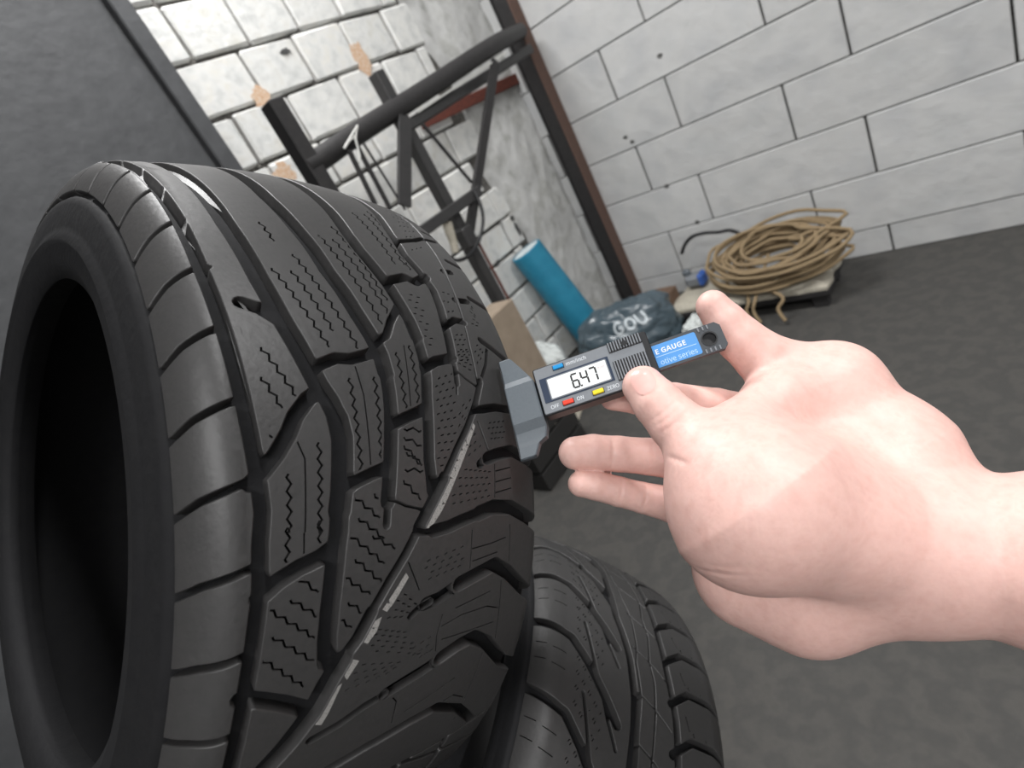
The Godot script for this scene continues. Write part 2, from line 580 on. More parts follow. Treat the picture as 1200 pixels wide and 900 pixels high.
func steel_things() -> void:
	# the tall post in the corner
	var post := thing("steel_post", "tall dark steel post with a brown rusty side, standing against the block wall", "post", Vector3(-1.55, 0, -2.275))
	put("channel", box(Vector3(0.07, 2.8, 0.05), 0.003), M.steel_dark, post, Vector3(-0.002, 1.4, 0.0))
	put("rusty_flange", box(Vector3(0.008, 2.8, 0.066), 0.001), M.rust, post, Vector3(0.037, 1.4, -0.002))
	put("flange", box(Vector3(0.008, 2.8, 0.066), 0.001), M.steel_dark, post, Vector3(-0.041, 1.4, -0.002))
	# the welded frame in front of the brick wall
	var x := -1.4
	var f := thing("steel_trestle", "welded dark steel trestle of tubes and flat braces standing before the white brick wall", "frame", Vector3(x, 0, -1.3))
	var y := EYE.y
	var top := y + 0.16
	var tube_a := put("top_tube", tube([Vector3(x, y + 0.149, -0.915), Vector3(x, y + 0.152, -0.97), Vector3(x, y + 0.171, -1.126), Vector3(x, y + 0.203, -1.464), Vector3(x, y + 0.245, -1.87), Vector3(x - 0.10, y + 0.275, -2.22)].map(func(p): return p - f.position), 0.031, 14, 5), M.steel_dark, f)
	beam("lower_tube", Vector3(x, y + 0.130, -1.30), Vector3(x - 0.09, y + 0.200, -2.22), 0.036, 0.036, M.steel, f, Vector3.RIGHT, 0.006)
	beam("weld_seam", Vector3(x + 0.012, y + 0.153, -1.37), Vector3(x + 0.022, y + 0.205, -1.9), 0.006, 0.01, M.wire, f, Vector3.RIGHT, 0.001)
	beam("post", Vector3(x, 0, -0.915), Vector3(x, y + 0.32, -0.935), 0.045, 0.055, M.steel_dark, f, Vector3.RIGHT)
	beam("post", Vector3(x - 0.01, 0, -1.31), Vector3(x - 0.01, y + 0.30, -1.315), 0.035, 0.045, M.steel, f, Vector3.RIGHT)
	beam("rusty_edge", Vector3(x + 0.012, 0, -1.336), Vector3(x + 0.012, y - 0.27, -1.338), 0.008, 0.006, M.red_rust, f, Vector3.RIGHT, 0.0)
	beam("brace", Vector3(x + 0.02, y + 0.157, -1.306), Vector3(x + 0.02, y - 0.06, -1.13), 0.046, 0.012, M.steel, f, Vector3.RIGHT, 0.001)
	beam("brace", Vector3(x + 0.02, y + 0.195, -1.83), Vector3(x + 0.02, y - 0.25, -1.30), 0.034, 0.014, M.steel_dark, f, Vector3.RIGHT, 0.001)
	beam("rail", Vector3(x + 0.03, y - 0.150, -1.10), Vector3(x + 0.03, y - 0.143, -1.44), 0.036, 0.02, M.steel, f, Vector3.RIGHT)
	beam("rod", Vector3(x + 0.015, y + 0.118, -1.364), Vector3(x + 0.015, y - 0.108, -1.44), 0.010, 0.010, M.steel_dark, f, Vector3.RIGHT, 0.002)
	beam("strut", on_x(409, 176, x + 0.03), on_x(440, 240, x + 0.03), 0.014, 0.008, M.steel_dark, f, Vector3.RIGHT, 0.001)
	beam("strut", on_x(417, 168, x + 0.03), on_x(458, 246, x + 0.03), 0.013, 0.008, M.steel_dark, f, Vector3.RIGHT, 0.001)
	beam("strut", on_x(426, 168, x + 0.02), on_x(475, 246, x + 0.02), 0.006, 0.006, M.steel_dark, f, Vector3.RIGHT, 0.001)
	put("bracket", box(Vector3(0.05, 0.075, 0.05), 0.008), M.steel, f, on_x(547, 278, x + 0.01) - f.position)

	var strip := thing("rusty_strip", "reddish brown rusted steel strip behind the upper frame tubes on the brick wall", "strip", on_x(528, 125, -1.67))
	beam("strip", on_x(493, 145, -1.675), on_x(606, 92, -1.675), 0.045, 0.012, M.red_rust, strip, Vector3.RIGHT, 0.002)

	var w := tag(put("binding_wire", wire_tie(), M.wire), "twist of white wire tied round the thick steel tube above the tyre", "wire")
	var h := tag(put("black_hose", tube([on_x(556, 224, -1.36), on_x(563, 240, -1.345), on_x(566, 258, -1.34), on_x(562, 280, -1.34), on_x(551, 298, -1.34), on_x(538, 305, -1.345), on_x(526, 302, -1.36)], 0.006, 8, 8), M.black), "thin black cable hanging in a loop from the steel trestle", "cable")
	var r := tag(put("rag", rag_mesh(), M.sack), "small pale rag tucked behind the steel trestle bracket", "rag")

func wire_tie() -> ArrayMesh:
	var x := -1.362
	var s := Soup.new()
	for l in [[[403, 174], [411, 160], [419, 147]], [[419, 148], [417, 162], [422, 184], [420, 190]], [[404, 174], [409, 166], [415, 160]], [[414, 158], [419, 172], [421, 186]]]:
		tube_into(s, smooth_line(l.map(func(p): return on_x(p[0], p[1], x)), 5), 0.0028, 6)
	return s.mesh()

func rag_mesh() -> ArrayMesh:
	var n := noise(1.0, 33)
	return tube([on_x(524, 262, -1.39), on_x(527, 272, -1.385), on_x(531, 283, -1.388), on_x(534, 296, -1.39)], 0.018, 10, 6, 0.012)


# ---------------------------------------------------------------- the corner: roll, bags, cardboard

func corner_things() -> void:
	# a rolled mat leans in the corner
	var foot := EYE + Vector3(-1.525, -0.998, -1.845)
	var head := on_x(616, 293, -1.61)
	var r0 := 0.073
	var roll := thing("rolled_mat", "teal blue rolled mat with a white end, leaning in the corner behind the black bag", "roll", Vector3(foot.x, 0, foot.z))
	var b := along(foot, head, Vector3.RIGHT)
	var reach := foot.distance_to(head)
	var s := Soup.new()
	var sides := 40
	var prof := [[0.0, r0 * 0.5], [0.0, r0], [0.02, r0 * 1.01], [reach * 0.3, r0 * 1.0], [reach * 0.7, r0 * 0.995], [reach - 0.006, r0], [reach, r0 * 0.97], [reach, r0 * 0.86]]
	for k in prof.size() - 1:
		var f := s.v.size()
		var d := Vector2(prof[k + 1][0] - prof[k][0], prof[k + 1][1] - prof[k][1]).normalized()
		for e in 2:
			for j in sides:
				var a := TAU * j / sides
				var g := Vector3(cos(a), 0, sin(a))
				s.vert(g * prof[k + e][1] + Vector3(0, prof[k + e][0], 0), (g * d.x - Vector3(0, d.y, 0)).normalized())
		for j in sides: s.quad(f + j, f + (j + 1) % sides, f + sides + (j + 1) % sides, f + sides + j)
	var o := put("sheet", s.mesh(), M.teal, roll)
	o.transform = Transform3D(b, foot - roll.position)
	var inner := Soup.new()
	var turn := []
	for k in 150:
		var a := TAU * k / 24.0
		var rr := r0 * (0.18 + 0.70 * k / 150.0)
		turn.append(Vector3(cos(a) * rr, reach - 0.002, sin(a) * rr))
	for k in 149:                                   # the foam spiral that shows at the end
		var p: Vector3 = turn[k]
		var q: Vector3 = turn[k + 1]
		var pn := Vector3(p.x, 0, p.z).normalized() * 0.0045
		var qn := Vector3(q.x, 0, q.z).normalized() * 0.0045
		inner.flat([p - pn, q - qn, q + qn, p + pn], Vector3.UP)
		inner.flat([p + pn, q + qn, q + qn - Vector3(0, 0.05, 0), p + pn - Vector3(0, 0.05, 0)], pn)
		inner.flat([p - pn, q - qn, q - qn - Vector3(0, 0.05, 0), p - pn - Vector3(0, 0.05, 0)], -pn)
	var e := put("foam_end", inner.mesh(), M.white_foam, roll)
	e.transform = Transform3D(b, foot - roll.position)

	black_bag()
	var wb := tag(put("white_bag", blob(Vector3(0.26, 0.33, 0.2), noise(0.006, 71), 0.3, 0.2), M.white_bag, null, Vector3(-1.525, 0, -1.44)), "small crumpled white plastic bag on the floor below the black bag", "bag")
	var wb2 := tag(put("bag_scrap", blob(Vector3(0.07, 0.14, 0.15), noise(0.008, 75), 0.3, 0.3), M.white_bag, null, Vector3(-1.0, 0, -1.76)), "pale plastic wrapping beside the right end of the black bag", "wrapping")

	# flattened cardboard box leaning at the foot of the frame
	var c := thing("cardboard_box", "tan cardboard box standing at the foot of the steel trestle", "box", Vector3(-1.30, 0.238, -1.085))
	card_box(c, Vector3(0.10, 0.35, 0.26), Basis(), M.card, -1.298, -1.085)
	var cr := thing("dark_crate", "low dark crate under the tan cardboard box", "crate", Vector3(-1.30, 0, -1.07))
	for k in 3:
		for sx in [-1, 1]: put("slat", box(Vector3(0.014, 0.066, 0.27), 0.002), M.crate, cr, Vector3(0.058 * sx, 0.038 + 0.076 * k, -0.012))
		for sz in [-1, 1]: put("slat", box(Vector3(0.10, 0.066, 0.012), 0.002), M.crate, cr, Vector3(0, 0.038 + 0.076 * k, -0.012 + 0.129 * sz))
	put("lid", box(Vector3(0.13, 0.010, 0.27), 0.002), M.crate, cr, Vector3(0, 0.231, -0.012))
	put("bottom", box(Vector3(0.10, 0.010, 0.24), 0.001), M.crate, cr, Vector3(0, 0.01, -0.012))
	var d := thing("brown_box", "small brown cardboard box by the block wall right of the black bag", "box", Vector3(-1.28, 0, -2.03))
	put("body", box(Vector3(0.16, 0.13, 0.14), 0.004), M.brown_card, d, Vector3(0, 0.065, 0))
	put("flap", box(Vector3(0.16, 0.004, 0.07), 0.001), M.brown_card, d, Vector3(0, 0.133, 0.036))
	put("flap", box(Vector3(0.16, 0.004, 0.068), 0.001), M.brown_card, d, Vector3(0, 0.133, -0.035))
	var sc := tag(put("cardboard_scrap", prism(PackedVector2Array([Vector2(-0.06, -0.03), Vector2(0.055, -0.045), Vector2(0.075, 0.03), Vector2(0.0, 0.07)]), 0.006), M.sack), "pale cardboard scrap lying on the dark floor under the gauge", "scrap")
	sc.transform = Transform3D(Basis.from_euler(Vector3(-PI / 2, 0.6, 0)), on_y(662, 494, 0.001))

func card_box(c: Node3D, size: Vector3, turn: Basis, m: Material, px: float, pz: float) -> void:
	var p := Vector3(px, c.position.y, pz) - c.position
	var t := 0.005
	for k in [[Vector3(size.x / 2, size.y / 2, 0), Vector3(t, size.y, size.z)], [Vector3(-size.x / 2, size.y / 2, 0), Vector3(t, size.y, size.z)], [Vector3(0, size.y / 2, size.z / 2), Vector3(size.x, size.y, t)], [Vector3(0, size.y / 2, -size.z / 2), Vector3(size.x, size.y, t)], [Vector3(0, t / 2, 0), Vector3(size.x, t, size.z)]]:
		var o := put("panel", box(k[1], 0.001), m, c)
		o.transform = Transform3D(turn, p + turn * k[0])
	for k in [[Vector3(0, size.y, size.z / 4), Vector3(size.x, t, size.z / 2)], [Vector3(0, size.y, -size.z / 4), Vector3(size.x, t, size.z / 2)]]:
		var o := put("flap", box(k[1] - Vector3(0.002, 0, 0.003), 0.001), m, c)
		o.transform = Transform3D(turn, p + turn * k[0])

func black_bag() -> void:
	var size := Vector3(0.40, 0.29, 0.26)
	var n := noise(0.0045, 17, FastNoiseLite.TYPE_SIMPLEX_SMOOTH, 3)
	var where := Vector3(-1.25, 0, -1.72)
	var bag := thing("black_bag", "full black plastic bag with white round letters, lying before the teal roll", "bag", where)
	var o := put("sack", blob(size, n, 0.16, 0.22, 44, 64), M.black_bag, bag)
	o.rotation_degrees = Vector3(0, 38, 0)
	# white letters printed on the side that faces the room, lying on the film
	var film := func(a: float, b: float) -> Vector3:
		var d := Vector3(cos(a) * cos(b), sin(b), sin(a) * cos(b))
		var r := 1.0 + 0.16 * n.get_noise_3dv(d * 100.0) + 0.22 * absf(n.get_noise_3dv(d * 260.0 + Vector3(40, 0, 0)))
		var q := d * r * size / 2.0
		q.y = maxf(q.y + size.y * 0.42, 0.0)
		return q
	var strokes := []
	var arc := func(cx: float, cy: float, from: float, to: float) -> Array:
		var l := []
		for k in 25:
			var t := deg_to_rad(lerpf(from, to, k / 24.0))
			l.append(Vector2(cx + 0.085 * cos(t), cy + 0.13 * sin(t)))
		return l
	strokes.append(arc.call(-0.24, 0, 50, 350) + [Vector2(-0.235, -0.01)])
	strokes.append(arc.call(0.0, 0, 0, 360))
	strokes.append([Vector2(0.155, 0.13)] + arc.call(0.24, -0.01, 180, 360) + [Vector2(0.325, 0.13)])
	var names := ["letter_g", "letter_o", "letter_u"]
	for k in 3:
		var s := Soup.new()
		var l: Array = strokes[k]
		for j in l.size() - 1:
			var p: Vector2 = l[j]
			var q: Vector2 = l[j + 1]
			var side := (q - p).orthogonal().normalized() * Vector2(0.024, 0.032)
			var pts := []
			for c in [p - side, q - side, q + side, p + side]:
				var a0: float = PI / 2 - 0.06 - c.x * 1.15
				var b0: float = 0.66 + c.y * 1.1
				var f: Vector3 = film.call(a0, b0)
				pts.append(f + (f - Vector3(0, size.y * 0.3, 0)).normalized() * 0.003)
			s.flat([pts[0], pts[1], pts[2]], pts[0] - Vector3(0, size.y * 0.3, 0))
			s.flat([pts[0], pts[2], pts[3]], pts[0] - Vector3(0, size.y * 0.3, 0))
		var m := put("printed_letter", s.mesh(), M.ink, bag)
		m.rotation_degrees = Vector3(0, 38, 0)

# ---------------------------------------------------------------- rope on its stand by the block wall

func rope_corner() -> void:
	var top := 0.07
	var x := -0.865
	var z := -2.06
	var st := thing("low_bench", "low dark bench by the block wall that carries the coiled rope", "bench", Vector3(x, 0, z))
	put("top", box(Vector3(0.58, 0.025, 0.24), 0.004), M.dark_wood, st, Vector3(0.0, top - 0.013, 0))
	for lx in [-0.25, 0.25]:
		for lz in [-0.09, 0.09]:
			put("leg", box(Vector3(0.05, top - 0.025, 0.04), 0.003), M.dark_wood, st, Vector3(lx, (top - 0.025) / 2.0, lz))
	var sk := tag(put("folded_sack", folded_sack(), M.sack, null, Vector3(x - 0.03, top, z)), "folded pale sack lying on the bench under the coiled rope", "sack")
	var rp := tag(put("rope_coil", rope_coil(Vector3(x + 0.115, top + 0.08, z + 0.02)), M.rope), "big coil of tan rope heaped on the bench beside the block wall", "rope")
	var k := thing("cable_box", "small grey cable box with blue tape lying left of the coiled rope", "box", Vector3(x - 0.25, top + 0.035, z - 0.06))
	put("case", box(Vector3(0.085, 0.055, 0.06), 0.014), M.gauge_face, k, Vector3(0, 0.028, 0))
	put("knob", box(Vector3(0.035, 0.035, 0.03), 0.01), M.gauge_grey, k, Vector3(-0.03, 0.065, 0))
	put("blue_tape", box(Vector3(0.03, 0.059, 0.064), 0.012), M.tape, k, Vector3(0.03, 0.029, 0.002))
	var hz := z - 0.11
	var h := tag(put("bent_hose", tube([on_z(799, 297, hz), on_z(803, 286, hz), on_z(812, 277, hz), on_z(826, 273, hz), on_z(842, 272, hz), on_z(856, 270, hz), on_z(872, 276, hz)], 0.0075, 8, 8), M.black), "black hose bent in an arch over the cable box against the block wall", "hose")

func folded_sack() -> ArrayMesh:
	var n := noise(1.2, 55)
	var s := Soup.new()
	var p := func(i: int, j: int, top: bool) -> Vector3:
		var x := lerpf(-0.30, 0.32, i / 20.0)
		var z := lerpf(-0.11, 0.12, j / 14.0)
		var y := 0.028 + 0.014 * n.get_noise_2d(x * 6.0, z * 6.0)
		if i == 0 or i == 20 or j == 0 or j == 14: y = 0.012
		return Vector3(x + 0.02 * n.get_noise_2d(z * 5.0, 4.0), y if top else 0.0, z + 0.02 * n.get_noise_2d(x * 5.0, 9.0))
	for face in [true, false]:
		var f := s.v.size()
		for i in 21:
			for j in 15:
				var g: Vector3 = (p.call(mini(i + 1, 20), j, true) - p.call(maxi(i - 1, 0), j, true)).cross(p.call(i, mini(j + 1, 14), true) - p.call(i, maxi(j - 1, 0), true)).normalized()
				if g.y < 0.0: g = -g
				s.vert(p.call(i, j, face), g if face else Vector3.DOWN)
		for i in 20:
			for j in 14: s.quad(f + i * 15 + j, f + i * 15 + j + 1, f + (i + 1) * 15 + j + 1, f + (i + 1) * 15 + j)
	var edge := []
	for i in 21: edge.append([i, 0])
	for j in range(1, 15): edge.append([20, j])
	for i in range(19, -1, -1): edge.append([i, 14])
	for j in range(13, -1, -1): edge.append([0, j])
	for k in edge.size() - 1:
		var a: Array = edge[k]
		var b: Array = edge[k + 1]
		var q: Vector3 = p.call(a[0], a[1], true)
		s.flat([q, p.call(b[0], b[1], true), p.call(b[0], b[1], false), p.call(a[0], a[1], false)], Vector3(q.x - 0.03, 0, q.z))
	return s.mesh()

func rope_coil(mid: Vector3) -> ArrayMesh:
	var s := Soup.new()
	var r := RandomNumberGenerator.new()
	r.seed = 5
	var pts := []
	var turns := 22
	for k in turns * 14:
		var a := TAU * k / 14.0
		var lap := k / 14
		var rr := 0.155 + 0.055 * sin(lap * 2.4) + r.randf_range(-0.009, 0.009)
		var high := 0.004 * lap + 0.02 * maxf(0.0, sin(a + lap * 0.8)) + r.randf_range(0, 0.01)
		var q := Vector3(cos(a) * rr * 1.15 + 0.03 * sin(lap * 1.7), high, sin(a) * rr * 0.62 + 0.012 * sin(lap * 3.1))
		q.y += -q.z * 0.38
		pts.append(mid + q)
	tube_into(s, smooth_line(pts, 3), 0.0068, 6)
	for e in [[10, -0.06, 0.13], [8, -0.09, 0.12], [6, 0.03, 0.14]]:
		var p: Vector3 = pts[e[0]]
		var tail := [p, mid + Vector3(e[1], -0.05, e[2]), mid + Vector3(e[1] - 0.01, -0.09, e[2] + 0.03), mid + Vector3(e[1] + 0.01, -0.13, e[2] + 0.05)]
		tube_into(s, smooth_line(tail, 6), 0.0068, 6)
	return s.mesh()


# ---------------------------------------------------------------- tyres

class Wheel:                                   # a surface of revolution; places on it are degrees round the axle and millimetres across the tread
	var c: Vector3
	var a: Vector3
	var e1: Vector3
	var e2: Vector3
	var w0: float
	var w1: float
	var s := PackedFloat32Array()
	var r := PackedFloat32Array()
	func _init(mid: Vector3, axle: Vector3, big: float, k: float, hr: float, ar: float, br: float, hl: float, al: float, bl: float) -> void:
		c = mid
		a = axle.normalized()
		e1 = (Vector3.UP - a * a.y).normalized()
		e2 = a.cross(e1)
		var p := PackedVector2Array()
		for j in 120:
			var t := (1.0 - j / 120.0) * PI / 2
			p.append(Vector2(-hl - al * sin(t), big - k * hl * hl - bl * (1.0 - cos(t))))
		for j in 200:
			var x := lerpf(-hl, hr, j / 200.0)
			p.append(Vector2(x, big - k * x * x))
		for j in 121:
			var t := j / 120.0 * PI / 2
			p.append(Vector2(hr + ar * sin(t), big - k * hr * hr - br * (1.0 - cos(t))))
		var total := 0.0
		var zero := 0.0
		var run := PackedFloat32Array([0.0])
		for j in range(1, p.size()):
			total += p[j].distance_to(p[j - 1])
			run.append(total)
			if p[j - 1].x <= 0.0 and p[j].x > 0.0: zero = total
		w0 = -zero
		w1 = total - zero
		var at := 0
		var step := 0.0005
		var x := 0.0
		while x < total:
			while run[at + 1] < x: at += 1
			var t := (x - run[at]) / maxf(run[at + 1] - run[at], 1e-9)
			var q := p[at].lerp(p[at + 1], t)
			s.append(q.x)
			r.append(q.y)
			x += step
	func sr(w: float) -> Vector2:
		var x := clampf((w * 0.001 - w0) / 0.0005, 0.0, s.size() - 1.01)
		var j := int(x)
		return Vector2(lerpf(s[j], s[j + 1], x - j), lerpf(r[j], r[j + 1], x - j))
	func out(w: float) -> Vector2:
		var d := sr(w + 1.0) - sr(w - 1.0)
		return Vector2(-d.y, d.x).normalized()
	func radial(deg: float) -> Vector3:
		return e1 * cos(deg_to_rad(deg)) + e2 * sin(deg_to_rad(deg))
	func normal(deg: float, w: float) -> Vector3:
		var o := out(w)
		return a * o.x + radial(deg) * o.y
	func place(deg: float, w: float, h := 0.0) -> Vector3:
		var q := sr(w)
		var g := radial(deg)
		var o := out(w)
		return c + a * (q.x + o.x * h) + g * (q.y + o.y * h)

func line(numbers: Array) -> PackedVector2Array:     # degrees, millimetres, ... -> points in millimetres
	var l := PackedVector2Array()
	for k in range(0, numbers.size(), 2): l.append(Vector2(numbers[k] * MM, numbers[k + 1]))
	return l

func walk(poly: PackedVector2Array, step: float) -> PackedVector2Array:      # the closed outline with points no further apart than step
	var l := PackedVector2Array()
	for k in poly.size():
		var p := poly[k]
		var q := poly[(k + 1) % poly.size()]
		var n := maxi(1, ceili(p.distance_to(q) / step))
		for j in n: l.append(p.lerp(q, j / float(n)))
	return l

func bounds(poly: PackedVector2Array) -> Rect2:
	var b := Rect2(poly[0], Vector2.ZERO)
	for p in poly: b = b.expand(p)
	return b

func tread_block(wh: Wheel, poly: PackedVector2Array, slots: Array, grid := 5.0, lift := 0.0, deep := 8.6, ring := true, grain: FastNoiseLite = null) -> ArrayMesh:
	var s := Soup.new()
	if Geometry2D.is_polygon_clockwise(poly): poly.reverse()
	var rim := walk(poly, 2.2)
	var pts := PackedVector2Array(rim)
	var holes := []
	for sl in slots:
		var w := walk(sl, 1.0)
		holes.append([w, bounds(sl)])
		pts.append_array(w)
	var b := bounds(poly)
	var solid := Geometry2D.offset_polygon(poly, -1.6)
	var y := b.position.y + grid * 0.5
	while y < b.end.y:
		var x := b.position.x + grid * 0.5
		while x < b.end.x:
			var p := Vector2(x + 0.3 * sin(y * 3.1), y + 0.3 * sin(x * 2.3))
			var ok := false
			for g in solid:
				if Geometry2D.is_point_in_polygon(p, g): ok = true
			if ok:
				for h in holes:
					if h[1].grow(1.0).has_point(p):
						if Geometry2D.is_point_in_polygon(p, h[0]): ok = false
			if ok: pts.append(p)
			x += grid
		y += grid
	for p in pts: s.vert(wh.place(p.x / MM, p.y, lift), wh.normal(p.x / MM, p.y))
	var ids := Geometry2D.triangulate_delaunay(pts)
	for k in range(0, ids.size(), 3):
		var m := (pts[ids[k]] + pts[ids[k + 1]] + pts[ids[k + 2]]) / 3.0
		if not Geometry2D.is_point_in_polygon(m, poly): continue
		var ok := true
		for h in holes:
			if h[1].has_point(m) and Geometry2D.is_point_in_polygon(m, h[0]):
				ok = false
				break
		if ok and grain and grain.get_noise_2d(m.x, m.y) < -0.42: ok = false
		if ok: s.tri(ids[k], ids[k + 1], ids[k + 2])
	if not ring: return s.mesh()
	# the rounded edge and the flanks down into the grooves
	var n := rim.size()
	var f := s.v.size()
	for k in n:
		var p := rim[k]
		var e := (rim[(k + 1) % n] - p).normalized()
		var d := (p - rim[(k + n - 1) % n]).normalized()
		var o := (Vector2(e.y, -e.x) + Vector2(d.y, -d.x)).normalized()
		var up := wh.normal(p.x / MM, p.y)
		var at0 := wh.place(p.x / MM, p.y)
		var at1 := wh.place((p.x + o.x) / MM, p.y + o.y)
		var side := (at1 - at0).normalized()
		var q1 := p + o * 0.35
		var q2 := p + o * 0.9
		var q3 := p + o * 1.5
		s.vert(wh.place(p.x / MM, p.y, lift), up)
		s.vert(wh.place(q1.x / MM, q1.y, lift - 0.00015), (up * 0.8 + side * 0.6).normalized())
		s.vert(wh.place(q2.x / MM, q2.y, lift - 0.0009), (side + up * 0.15).normalized())
		s.vert(wh.place(q3.x / MM, q3.y, -deep * 0.001), (side + up * 0.08).normalized())
	for k in n:
		for j in 3:
			s.quad(f + k * 4 + j, f + k * 4 + j + 1, f + ((k + 1) % n) * 4 + j + 1, f + ((k + 1) % n) * 4 + j)
	for h in holes:                                # the walls of the sipes
		var l: PackedVector2Array = h[0]
		f = s.v.size()
		var turn := 1.0 if Geometry2D.is_polygon_clockwise(l) else -1.0
		for k in l.size():
			var p := l[k]
			var e := (l[(k + 1) % l.size()] - p).normalized()
			var o := Vector2(e.y, -e.x) * turn
			var side := (wh.place((p.x + o.x) / MM, p.y + o.y) - wh.place(p.x / MM, p.y)).normalized()
			s.vert(wh.place(p.x / MM, p.y, lift), side)
			s.vert(wh.place(p.x / MM, p.y, -0.006), side)
		for k in l.size():
			var k2 := (k + 1) % l.size()
			s.quad(f + k * 2, f + k * 2 + 1, f + k2 * 2 + 1, f + k2 * 2)
	return s.mesh()

func carcass(wh: Wheel, from_w: float, to_w: float, rings: int) -> ArrayMesh:
	var prof := []                                 # (s, r) points round the whole cross-section
	var w := wh.w0 * 1000.0 + 2.0
	while w < wh.w1 * 1000.0 - 2.0:
		var inside := smoothstep(from_w - 6.0, from_w + 1.0, w) * (1.0 - smoothstep(to_w - 1.0, to_w + 6.0, w))
		var q := wh.sr(w)
		var o := wh.out(w)
		prof.append(q + Vector2(o.x, o.y) * (-0.0085 * inside))
		w += 4.0
	var right: Vector2 = prof[prof.size() - 1]
	var left: Vector2 = prof[0]
	for k in [[0.003, -0.006], [0.0005, -0.009], [0.001, -0.020], [-0.006, -0.034]]: prof.append(right + Vector2(k[0], k[1]))
	prof.append(Vector2(right.x - 0.014, 0.192))
	prof.append(Vector2(right.x - 0.026, 0.192))
	prof.append(Vector2(right.x - 0.024, right.y - 0.015))
	prof.append(Vector2(right.x - 0.040, 0.262))
	prof.append(Vector2(left.x + 0.040, 0.262))
	prof.append(Vector2(left.x + 0.024, left.y - 0.015))
	prof.append(Vector2(left.x + 0.026, 0.192))
	prof.append(Vector2(left.x + 0.014, 0.192))
	for k in [[0.006, -0.034], [-0.001, -0.020], [-0.0005, -0.009], [-0.003, -0.006]]: prof.append(left + Vector2(k[0], k[1]))
	var s := Soup.new()
	var n := prof.size()
	for j in rings:
		var g := wh.radial(360.0 * j / rings)
		for k in n:
			var d: Vector2 = (prof[(k + 1) % n] - prof[(k + n - 1) % n]).normalized()
			s.vert(wh.c + wh.a * prof[k].x + g * prof[k].y, (wh.a * -d.y + g * d.x).normalized())
	for j in rings:
		for k in n:
			s.quad(j * n + k, j * n + (k + 1) % n, ((j + 1) % rings) * n + (k + 1) % n, ((j + 1) % rings) * n + k)
	return s.mesh()

func cut(land: Array, pl: PackedVector2Array, width: float, holes: Array) -> Array:
	var gps := Geometry2D.offset_polyline(pl, width / 2.0, Geometry2D.JOIN_ROUND, Geometry2D.END_ROUND)
	for gp in gps:
		if Geometry2D.is_polygon_clockwise(gp): continue
		var next := []
		for l in land:
			for c in Geometry2D.clip_polygons(l, gp):
				if Geometry2D.is_polygon_clockwise(c): holes.append(c)
				elif c.size() > 2: next.append(c)
		land = next
	return land

func tidy(poly: PackedVector2Array) -> PackedVector2Array:          # without points that crowd together
	var l := PackedVector2Array()
	for p in poly:
		if l.is_empty() or (l[l.size() - 1].distance_to(p) > 0.4 and l[0].distance_to(p) > 0.4): l.append(p)
	return l

func area(poly: PackedVector2Array) -> float:
	var t := 0.0
	for k in poly.size(): t += poly[k].cross(poly[(k + 1) % poly.size()])
	return absf(t) / 2.0

func wiggle(p: Vector2, q: Vector2) -> PackedVector2Array:          # a zigzag sipe
	var n := maxi(4, int(p.distance_to(q) / 1.9))
	var side := (q - p).orthogonal().normalized()
	var l := PackedVector2Array()
	for k in n + 1:
		var amp: float = 0.0 if k == 0 or k == n else [0.0, 1.15, 0.0, -1.15][k % 4]
		l.append(p.lerp(q, k / float(n)) + side * amp)
	return l

func slots_of(lines: Array, width: float) -> Array:
	var r := []
	for l in lines:
		for g in Geometry2D.offset_polyline(l, width / 2.0, Geometry2D.JOIN_MITER, Geometry2D.END_BUTT):
			if not Geometry2D.is_polygon_clockwise(g): r.append(g)
	return r

func dashes(spec: Array, length: float, width: float) -> Array:
	var q := line(spec.slice(0, 8))
	var nc: int = spec[8]
	var nr: int = spec[9]
	var r := []
	for i in nr:
		for j in nc:
			var u := (j + 0.5 + (0.25 if i % 2 == 0 else -0.25)) / nc
			var v := (i + 0.5) / nr
			var p := q[0].lerp(q[1], u).lerp(q[3].lerp(q[2], u), v)
			var d := (q[1] - q[0]).lerp(q[2] - q[3], v).normalized().rotated(0.25)
			r.append(PackedVector2Array([p - d * length / 2.0, p + d * length / 2.0]))
	return slots_of(r, width)

func blocks_of(wh: Wheel, root: Node3D, land: Array, slots: Array, m: Material) -> void:
	for l in land:
		var poly := tidy(l)
		if poly.size() < 3 or area(poly) < 34.0: continue
		var mine := []
		var b := bounds(poly)
		var inner := Geometry2D.offset_polygon(poly, -0.9)
		for sl in slots:
			if not b.intersects(sl[1]): continue
			for g in inner:
				for c in Geometry2D.intersect_polygons(g, sl[0]):
					if c.size() > 2 and area(c) > 0.5 and not Geometry2D.is_polygon_clockwise(c): mine.append(c)
		put("tread_block", tread_block(wh, poly, mine), m, root)

func band_of(wh: Wheel, root: Node3D, land: Array, called: String, m: Material) -> void:     # the tread round the side that the picture does not show
	var s := Soup.new()
	for l in land:
		var poly := tidy(l)
		if poly.size() < 3 or area(poly) < 14.0: continue
		var f := s.v.size()
		var g: Array = tread_block(wh, poly, [], 9.0).surface_get_arrays(0)
		s.v.append_array(g[Mesh.ARRAY_VERTEX])
		s.n.append_array(g[Mesh.ARRAY_NORMAL])
		for k in g[Mesh.ARRAY_INDEX]: s.i.append(f + k)
	put(called, s.mesh(), m, root).set_meta("kind", "stuff")

func rect(a0: float, a1: float, w0: float, w1: float) -> PackedVector2Array:
	return PackedVector2Array([Vector2(a0 * MM, w0), Vector2(a1 * MM, w0), Vector2(a1 * MM, w1), Vector2(a0 * MM, w1)])

func tyres() -> void:
	near_tyre()
	far_tyre()
	tyre_stand()

